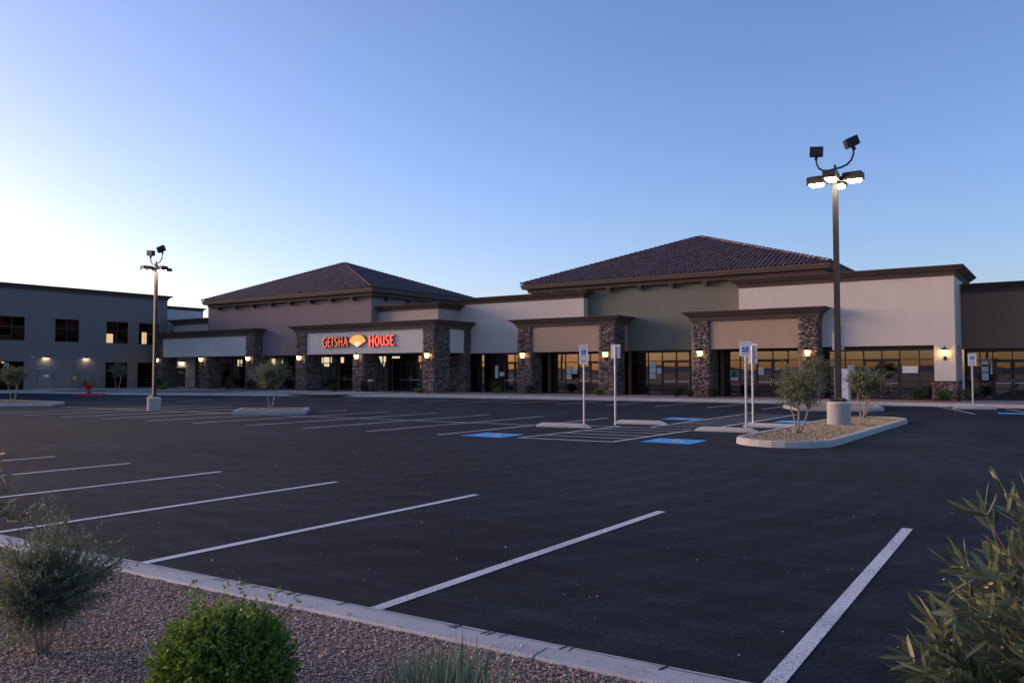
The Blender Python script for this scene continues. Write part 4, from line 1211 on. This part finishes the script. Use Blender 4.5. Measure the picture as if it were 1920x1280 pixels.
ms = make_stop(1.85)
for (x, y, rz, lb) in ((-13.32, 22.0, .16, 'concrete wheel stop before the sign with the two plates'),
                       (-11.95, 24.75, .12, 'concrete wheel stop behind the reversed sign'),
                       (-8.35, 23.05, .12, 'nearest concrete wheel stop, below the pair of signs'),
                       (-7.75, 25.6, .12, 'concrete wheel stop partly hidden behind the olive tree and island'),
                       (-3.75, 44.0, .30, 'concrete wheel stop before the brown end shop, far right')):
    o = link('wheel_stop', ms); o.location = (x, y, 0.001); o.rotation_euler = (0, 0, rz); tag(o, lb, 'wheel stop', 'concrete wheel stops')

# ================================================================== HYDRANT, BIN, CABINET, RAILS
t = thing('fire_hydrant', 'red fire hydrant on a red painted kerb', 'hydrant', (-60.05, 31.0, .16))
MB().lathe((0, 0, 0), [(.20, 0), (.20, .05), (.13, .06), (.13, .62), (.18, .63), (.18, .70), (.14, .72), (.12, .82), (.06, .90), (.05, .96), (.02, .97)], 16).build('body', M['red'], t, True)
for a in (0, 180, 270):
    o = MB().tube([(0, 0, 0), (.21, 0, 0)], [.075, .075], 10).tube([(.211, 0, 0), (.25, 0, 0)], [.09, .09], 10).build('nozzle', M['red'], t); o.location = (0, 0, .46); o.rotation_euler = (0, 0, R(a + 20))
t.scale = (1.1, 1.1, 1.0)
t = tag(MB().poly([(-61.0, 30.6), (-59.0, 30.6), (-58.8, 31.4), (-59.0, 31.7), (-61.1, 31.7)], 0.003, .16).build('red_kerb', M['red_kerb']), 'red painted kerb pad under the hydrant', 'kerb')
t = thing('litter_bin', 'dark litter bin beside the middle pier of the sign porch', 'bin', (-46.3, 46.6, .2))
MB().lathe((0, 0, 0), [(.24, 0), (.26, .05), (.27, .80), (.28, .82)], 18).build('body', M['bin'], t, True)
MB().lathe((0, 0, .822), [(.29, 0), (.29, .06), (.20, .16), (.10, .17)], 18).build('lid', M['base'], t, True)
t = thing('utility_cabinet', 'pale grey utility cabinet standing behind the lamp post', 'cabinet', (-10.7, 48.6, .17))
MB().box(-.38, .38, -.25, .25, 0, 1.75).build('body', M['cabinet'], t); MB().box(-.40, .40, -.27, .27, 1.751, 1.80).build('lid', M['cabinet'], t)
MB().box(-.35, -.01, -.262, -.251, .08, 1.68).build('door', M['cabinet'], t); MB().box(.01, .35, -.262, -.251, .08, 1.68).build('door', M['cabinet'], t)
for (xa, xb, y, z, lb) in ((-75.5, -71.5, 43.5, .2, 'thin handrail at the far left of the grey-banded porch'), (-67.6, -64.2, 43.0, .2, 'thin handrail before the right half of the grey-banded porch')):
    t = thing('handrail', lb, 'handrail', ((xa + xb) / 2, y, z)); L = (xb - xa) / 2
    for x in (-L, 0, L): MB().tube([(x, 0, 0), (x, 0, .92)], .022, 6).build('post', M['black'], t)
    MB().tube([(-L - .1, 0, .93), (L + .1, 0, .93)], .025, 6).build('rail', M['black'], t); MB().tube([(-L, 0, .5), (L, 0, .5)], .018, 6).build('rail', M['black'], t)

# ================================================================== PLANTS
def unit(a): return a / (np.linalg.norm(a, axis=-1, keepdims=True) + 1e-9)


def leaves(name, pos, dirn, length, width, mat, rr, parent, fine=False, tone=None, fold=0.18, droop=0.0):
    n = len(pos); d = unit(dirn)
    up = rr.normal(size=(n, 3)); up[:, 2] += 0.7
    s = unit(np.cross(d, up)); nn = unit(np.cross(s, d))
    L = np.asarray(length)[:, None]; W = np.asarray(width)[:, None]
    if tone is None: tone = np.clip(rr.normal(.48, .24, n), 0, 1)
    if fine:
        c0 = pos; c1 = pos + d * L * .27 - nn * L * droop * .07; c2 = pos + d * L * .76 - nn * L * droop * .5; c3 = pos + d * L - nn * L * droop
        f = nn * W * fold
        V = np.stack([c0, c1 + s * W * .46 + f, c2 + s * W * .40 + f, c3, c2 - s * W * .40 + f, c1 - s * W * .46 + f, c1, c2], 1)
        tri = np.array([[0, 1, 6], [6, 1, 2], [6, 2, 7], [7, 2, 3], [0, 6, 5], [6, 4, 5], [6, 7, 4], [7, 3, 4]])
        F = (tri[None] + (np.arange(n) * 8)[:, None, None]).reshape(-1, 3); k = 8
    else:
        c1 = pos + d * L * .5 + nn * W * fold
        V = np.stack([pos, c1 + s * W * .5, pos + d * L, c1 - s * W * .5], 1)
        F = np.array([[0, 1, 2, 3]])[None].repeat(n, 0).reshape(n, 4) + (np.arange(n) * 4)[:, None]; k = 4
    return link(name, npmesh(name, V.reshape(-1, 3), F, mat, np.repeat(tone, k), fine), parent)


def bez(a, c, b, t): return (1 - t) ** 2 * a + 2 * t * (1 - t) * c + t * t * b


def plant(t, tips, origins, rr, leaf_n, leaf_len, leaf_w, mat, twig='twig', s0=.35, r0=.008, fine=False, spread=.8, sag=0.0, crown='crown', wood='branches', jitter=.02, droop=0.0, lift=.25, tube_n=5, fold=.18):
    mb = MB(); P = []; D = []
    for tip in tips:
        o = origins[rr.integers(len(origins))]; dv = tip - o; L = np.linalg.norm(dv)
        c = o + dv * .5 + np.array([0, 0, L * lift]) + rr.normal(size=3) * L * .08
        T = np.linspace(0, 1, 7); pts = np.array([bez(o, c, tip, q) for q in T]); pts[:, 2] -= sag * T ** 2 * L
        mb.tube([tuple(p) for p in pts], list(r0 * (1 - T * .8)), tube_n, False)
        for q in np.linspace(s0, 1, leaf_n):
            q = min(1, max(0, q + rr.uniform(-.03, .03))); p = bez(o, c, tip, q); p[2] -= sag * q * q * L
            tan = unit(2 * (1 - q) * (c - o) + 2 * q * (tip - c))
            side = unit(np.cross(tan, rr.normal(size=3)))
            for sg in (1, -1):
                P.append(p + rr.normal(size=3) * jitter); D.append(tan * (1 - spread * .55) + side * sg * spread + rr.normal(size=3) * .18)
        P.append(pts[-1]); D.append(pts[-1] - pts[-2])
    P = np.array(P); D = np.array(D); n = len(P)
    if wood: mb.build(wood, M[twig], t, True)
    leaves(crown, P, D, rr.uniform(*leaf_len, n), rr.uniform(*leaf_w, n), M[mat], rr, t, fine, droop=droop, fold=fold)
    return t


def blob_tips(rr, n, c, rad, shell=.55, lobes=None, zmin=-1e9):
    """tips spread through a lumpy ellipsoid"""
    out = []
    lobes = lobes or [(rr.normal(size=3) * .3, rr.uniform(.6, 1.05)) for _ in range(6)]
    while len(out) < n:
        d = unit(rr.normal(size=3)); k = 0
        w = .72 + .28 * max([max(0, d @ unit(l[0])) ** 2 * l[1] for l in lobes])
        r_ = rr.uniform(shell, 1.0) * w * rr.uniform(.85, 1.12)
        p = np.array(c) + d * r_ * np.array(rad)
        if p[2] > zmin: out.append(p)
    return np.array(out)


def olive_tree(label, loc, h, crown_c, crown_r, seed, n_tips=150, stems=3, leafs=14, ll=(.055, .095), lw=(.017, .027), fork=.42, mat='olive', group='young olive trees in the car park islands', name='olive_tree', lift=.12):
    t = thing(name, label, 'tree', loc, 0, group); rr = np.random.default_rng(seed)
    mb = MB(); org = []
    for i in range(stems):
        a = 6.28 * i / stems + rr.uniform(-.5, .5); f = h * fork * rr.uniform(.85, 1.25)
        p0 = np.array([.03 * math.cos(a), .03 * math.sin(a), -.03]); p3 = np.array([.22 * h * .5 * math.cos(a) + crown_c[0] * .6, .22 * h * .5 * math.sin(a) + crown_c[1] * .6, f])
        mid = (p0 + p3) / 2 + rr.normal(size=3) * .025
        pts = [tuple(bez(p0, mid + (mid - (p0 + p3) / 2), p3, q)) for q in np.linspace(0, 1, 6)]
        mb.tube(pts, [.034, .030, .026, .024, .021, .018], 7); org.append(p3)
        for j in range(3):
            q = p3 + rr.normal(size=3) * np.array([.14, .14, .06]) * h * .5 + np.array([0, 0, h * .18]); mb.tube([tuple(p3), tuple((p3 + q) / 2 + rr.normal(size=3) * .02), tuple(q)], [.018, .014, .009], 6); org.append(q)
    mb.build('trunk', M['bark'], t, True)
    tips = blob_tips(rr, n_tips, crown_c, crown_r, .35)
    plant(t, tips, org, rr, leafs, ll, lw, mat, 'twig', .30, .006, False, .75, .03, jitter=.03, lift=lift)
    return t


olive_tree('wispy olive tree at the near end of the lamp island', (-5.93, 21.75, .12), 2.2, (.05, 0, 1.34), (.92, .80, .92), 101, 210, 3, 16, fork=.30)
olive_tree('fuller olive tree behind the concrete lamp base on the same island', (-6.05, 30.5, .12), 2.0, (.1, 0, 1.36), (1.20, .95, .74), 102, 240, 4, 16, fork=.36)
olive_tree('staked olive tree half hidden behind the tall lamp post', (-10.6, 42.0, .12), 2.6, (.1, 0, 1.95), (1.1, .9, .80), 103, 220, 2, 16, fork=.45)
olive_tree('lone round olive tree in the diamond planter', (-28.75, 22.8, .12), 2.5, (.0, 0, 1.60), (1.12, 1.0, .78), 104, 380, 3, 17, fork=.30)
olive_tree('small pale olive tree in the far left planter', (-48.6, 20.9, .12), 2.4, (.0, 0, 1.5), (1.15, 1.0, .70), 105, 300, 3, 16, fork=.34)
olive_tree('dim olive tree beside the hydrant against the slate office', (-66.0, 36.5, .15), 2.6, (.0, 0, 1.8), (1.2, 1.1, .85), 106, 240, 3, 16, fork=.45)
for k, (dx, dy) in enumerate(((-.35, .1), (.28, -.15))):
    o = MB().tube([(0, 0, 0), (0, 0, 1.35)], .025, 6).build('tree_stake', M['twig']); o.location = (-10.6 + dx, 42.0 + dy, .12)
    tag(o, ('left' if k == 0 else 'right') + ' wooden stake of the tree behind the tall lamp post', 'stake', 'tree stakes')


def shrub(label, loc, rad, seed, n=120, mat='shrub', ll=(.05, .09), lw=(.025, .04), group='shrubs along the shop fronts'):
    t = thing('shrub', label, 'shrub', loc, 0, group); rr = np.random.default_rng(seed)
    tips = blob_tips(rr, n, (0, 0, rad[2] * .95), rad, .45, zmin=.03)
    plant(t, tips, [np.array([0, 0, .02]), np.array([rad[0] * .25, 0, .1]), np.array([-rad[0] * .25, .0, .1])], rr, 9, ll, lw, mat, 'twig', .4, .006, False, .8, 0, jitter=.03, wood='stems')
    return t


Zp = .17
for i, (x, y, r_, mt, lb) in enumerate((
    (-35.6, 48.9, (.45, .42, .48), 'shrub', 'dark shrub at the left of the first tan porch pier'),
    (-35.0, 48.4, (.26, .26, .26), 'box', 'small bright shrub at the foot of the first tan porch pier'),
    (-32.4, 48.9, (.48, .42, .36), 'shrub', 'dark shrub just right of the first tan porch pier'),
    (-26.7, 48.8, (.36, .34, .24), 'box', 'low bright shrub at the foot of the reversed sign pier'),
    (-20.9, 48.7, (.52, .45, .36), 'shrub', 'round dark shrub before the sage shop doors'),
    (-19.9, 48.5, (.26, .26, .24), 'shrub', 'little shrub at the second tan porch pier foot'),
    (-18.55, 48.9, (.48, .42, .40), 'shrub', 'dark shrub inside the second tan porch'),
    (-6.85, 49.6, (.66, .5, .40), 'shrub', 'wide dark shrub left of the stone-footed corner pillar'),
    (-5.75, 49.9, (.30, .28, .32), 'box', 'small green shrub in front of the stone pillar foot'),
    (-4.45, 50.3, (.66, .5, .40), 'shrub', 'wide dark shrub right of the stone-footed corner pillar'),
    (-49.5, 45.6, (.46, .42, .34), 'shrub', 'dark shrub left of the middle sign porch pier'),
    (-46.9, 46.4, (.46, .42, .42), 'shrub', 'dark shrub between middle sign porch pier and bin'),
    (-40.5, 45.9, (.42, .38, .20), 'box', 'low bright shrub at the right end pier of the sign porch'),
    (-62.9, 45.2, (.48, .42, .62), 'shrub', 'tall dark shrub at the right end pier of the grey-banded porch'),
    (-60.3, 45.5, (.62, .5, .52), 'shrub', 'broad dim shrub between the two left porches'),
    (-57.4, 45.9, (.40, .4, .36), 'shrub', 'small dim shrub left of the sign porch'),
    (-66.4, 40.8, (.55, .5, .22), 'box', 'low yellow-green shrub in the gravel strip, far left'),
    (-75.0, 45.6, (.70, .6, .55), 'shrub', 'dim shrub at the foot of the farthest left pier'),
    (-78.8, 40.6, (.75, .6, .42), 'box', 'dim green shrub between the plain doors of the slate office'),
)):
    shrub(lb, (x, y, Zp), tuple(1.15 * q for q in r_), 200 + i, 170, mt)

# ---- foreground plants in the gravel bed
GZ = 0.10
# clipped round bush
t = thing('round_bush', 'dense bright green rounded bush in the foreground gravel', 'bush', (-3.10, 2.22, GZ)); t.scale = (.90, .90, .91); rr = np.random.default_rng(301)
tips = []
while len(tips) < 2300:                                # squarish dome, full to the sides
    p = rr.uniform(-1, 1, 3); q = (abs(p[0]) ** 2.6 + abs(p[1]) ** 2.6 + abs(p[2]) ** 2.8)
    if .25 < q < 1.0 * rr.uniform(.80, 1.1): tips.append(np.array([p[0] * .33, p[1] * .33, .33 + p[2] * .34]))
tips = np.array(tips)
ex = np.stack([rr.uniform(-.30, .30, 22), rr.uniform(-.30, .30, 22), rr.uniform(.68, .755, 22)], 1)
exs = rr.normal(size=(14, 3)); exs[:, 2] = 0; exs = unit(exs) * rr.uniform(.33, .38, (14, 1)); exs[:, 2] = rr.uniform(.1, .6, 14)
ex = np.vstack([ex, exs])
plant(t, np.vstack([tips, ex]), [np.array([0, 0, .03]), np.array([.06, .03, .12]), np.array([-.06, -.02, .14]), np.array([0, .05, .22])], rr, 8, (.018, .030), (.011, .018), 'box', 'twig', .60, .0032, True, .85, 0, jitter=.006, wood='stems', lift=.08, tube_n=4)
# wispy grey-green bush at left
t = thing('wispy_bush', 'wispy grey-green bush at the left of the gravel bed', 'bush', (-5.0, 2.34, GZ)); t.scale = (.84, .84, .88); rr = np.random.default_rng(302)
tips = blob_tips(rr, 620, (0.0, 0, .47), (.60, .56, .46), .30, zmin=.08)
ex = np.array([[.30, .38, .62], [.36, .30, .66], [.25, .42, .56], [.42, .36, .60], [.05, .1, .90], [-.15, .1, .93], [.12, -.1, .9], [.2, .2, .80], [-.3, .1, .86]])
ex = np.repeat(ex, 4, 0) + rr.normal(size=(36, 3)) * .05
mb = MB(); org = []
for i in range(9):
    a = 6.28 * i / 9; p = np.array([.16 * math.cos(a), .16 * math.sin(a), .26 + .1 * rr.random()]); mb.tube([(0.02 * math.cos(a), .02 * math.sin(a), -.02), tuple(p * .5 + rr.normal(size=3) * .01), tuple(p)], [.011, .009, .006], 6); org.append(p)
mb.build('stems', M['bark'], t, True)
plant(t, np.vstack([tips, ex]), org, rr, 14, (.024, .046), (.006, .0105), 'sage', 'twig', .35, .0030, True, .62, 0, jitter=.006, lift=.10, tube_n=4)
# grassy tuft
t = thing('grass_tuft', 'tuft of grey-green strap leaves at the bottom edge', 'grass tuft', (-2.14, 2.58, GZ)); rr = np.random.default_rng(303)
n = 700; a = rr.uniform(0, 6.28, n); lean = np.abs(rr.normal(0, .42, n)); rb = rr.uniform(0, .22, n)
pos = np.stack([rb * np.cos(a), rb * np.sin(a), np.zeros(n)], 1)
dr = np.stack([np.sin(lean) * np.cos(a + rr.normal(0, .5, n)), np.sin(lean) * np.sin(a + rr.normal(0, .5, n)), np.cos(lean)], 1)
leaves('blades', pos, dr, rr.uniform(.30, .56, n) * (1 - .25 * lean), rr.uniform(.009, .017, n), M['blade'], rr, t, True, droop=.14)
# two more grey bushes outside the frame on the left reach in
t = thing('olive_bush', 'olive bush reaching in at the left edge', 'bush', (-5.30, 0.52, GZ)); rr = np.random.default_rng(304)


def cam_point(px, py, F):
    yaw = R(34.85); f = Vector((-math.sin(yaw), math.cos(yaw), 0)); r_ = Vector((math.cos(yaw), math.sin(yaw), 0))
    p = Vector((0, 0, 1.75)) + f * F + r_ * (px - 960) / 1500 * F + Vector((0, 0, 1)) * (698 - py) / 1500 * F
    return np.array(p)


base = np.array(t.location)
tips = []
for (x, z, y) in ((0.16, .30, 1.32), (.18, .22, 1.20), (.10, .42, 1.10), (.14, .2, 1.4), (.02, .1, 1.5)): pass
tips = blob_tips(rr, 150, (0, 0, 1.02), (.52, .52, .50), .3)
mb = MB(); org = []
for i in range(4):
    a_ = 6.28 * i / 4 + .4; p = np.array([.14 * math.cos(a_), .14 * math.sin(a_), .62]); mb.tube([(0, 0, -.03), tuple(p * .5), tuple(p)], [.02, .016, .012], 7); org.append(p)
mb.build('stems', M['bark'], t, True)
LE = [cam_point(px, py, 3.25) - base for (px, py) in ((52, 938), (40, 925), (30, 945), (58, 930), (18, 950), (20, 905), (12, 870), (8, 845), (24, 885), (2, 832), (-10, 850), (10, 900), (45, 945), (-5, 925), (14, 935), (-12, 890))]
plant(t, np.vstack([tips, np.array(LE)]), org, rr, 13, (.040, .062), (.009, .014), 'olive', 'twig', .35, .004, True, .62, 0.02, jitter=.006, droop=.05, lift=.08, tube_n=4)

# big olive shrub close at the right edge
bx = cam_point(2260, 698, 1.42); t = thing('olive_bush', 'near olive bush with long narrow leaves filling the lower right corner', 'bush', (bx[0], bx[1], GZ)); rr = np.random.default_rng(305)
base = np.array(t.location)
TIP = [(1742, 1012, 1.36), (1765, 1000, 1.36), (1813, 914, 1.40), (1850, 890, 1.42), (1900, 885, 1.38), (1885, 905, 1.44), (1772, 1075, 1.33), (1706, 1100, 1.30), (1720, 1120, 1.32), (1664, 1175, 1.28), (1680, 1165, 1.30), (1690, 1205, 1.27), (1700, 1245, 1.28), (1720, 1268, 1.26), (1745, 1230, 1.26), (1760, 1180, 1.28), (1790, 1120, 1.32), (1800, 1150, 1.28), (1830, 1100, 1.34), (1850, 1190, 1.26), (1800, 1240, 1.26), (1880, 1150, 1.32), (1900, 1060, 1.36), (1890, 990, 1.40), (1860, 1010, 1.40), (1905, 940, 1.42), (1760, 1280, 1.26), (1840, 1265, 1.24), (1900, 1235, 1.24), (1735, 1150, 1.30), (1820, 1040, 1.36), (1850, 1060, 1.30), (1780, 1215, 1.34), (1870, 1120, 1.22), (1910, 1180, 1.36), (1810, 1190, 1.36), (1770, 1255, 1.34), (1850, 1230, 1.36)]
tips = [cam_point(a_ + 30, b_, c_) - base for (a_, b_, c_) in TIP]
tips += [cam_point(a_ + 62 + rr.normal() * 18, b_ + 22 + rr.normal() * 22, c_ + rr.normal() * .04) - base for (a_, b_, c_) in TIP]
oth = blob_tips(rr, 90, (0, 0, 1.0), (.50, .55, .55), .4)
yaw = R(34.85); fr_ = np.array([math.cos(yaw), math.sin(yaw), 0])
oth = oth[(oth @ fr_) > -.12]
mb = MB(); org = []
for i, (dx, z) in enumerate(((-.10, .62), (-.05, .80), (.06, .55), (.0, .95), (-.12, .50), (.1, .85))):
    p = fr_ * dx + np.array([0, 0, z]) + rr.normal(size=3) * .03; mb.tube([(0, 0, -.03), tuple(p * .5 + rr.normal(size=3) * .02), tuple(p)], [.022, .017, .010], 7); org.append(p)
mb.build('stems', M['bark'], t, True)
plant(t, np.vstack([np.array(tips), oth]), org, rr, 21, (.042, .070), (.0066, .0102), 'olive', 'twig', .40, .0042, True, .55, 0.05, jitter=.004, droop=.06, lift=.02, tube_n=6, fold=.12)

# trees behind the viewer that the shop windows mirror
def palm(label, loc, h, seed):
    t = thing('palm_tree', label, 'tree', loc, 0, 'palms behind the viewer'); rr = np.random.default_rng(seed)
    MB().tube([(0, 0, 0), (.1, 0, h * .5), (.05, .1, h)], [.26, .2, .17], 10).build('trunk', M['bark'], t, True)
    P = []; D = []; L = []
    for i in range(34):
        a = rr.uniform(0, 6.28); e = rr.uniform(-.9, 1.1)
        for q in np.linspace(.2, 1, 10):
            p = np.array([math.cos(a) * 1.9 * q * math.cos(e * .7), math.sin(a) * 1.9 * q * math.cos(e * .7), h + 1.7 * q * math.sin(e) - 1.0 * q * q])
            P.append(p); D.append(np.array([math.cos(a), math.sin(a), -.5]) + rr.normal(size=3) * .7); L.append(.75)
    leaves('crown', np.array(P), np.array(D), np.array(L), np.full(len(P), .07), M['shrub'], rr, t)


palm('tall palm mirrored in the first tan porch window', (-52, -32, 0), 7.5, 401)
palm('palm mirrored in the left shop windows', (-78, -24, 0), 7.0, 402)
for i, (x, y, s_) in enumerate(((-96, -14, 0.7), (-112, -30, .7))):
    olive_tree(['bushy', 'broad', 'small', 'leaning'][i] + ' street tree behind the viewer mirrored in the left shop windows', (x, y, 0), 6 * s_, (0, 0, 4.2 * s_), (2.3 * s_, 2.3 * s_, 1.9 * s_), 410 + i, 130, 2, 9, (.25, .45), (.12, .2), .45, 'shrub', 'trees behind the viewer', 'street_tree')
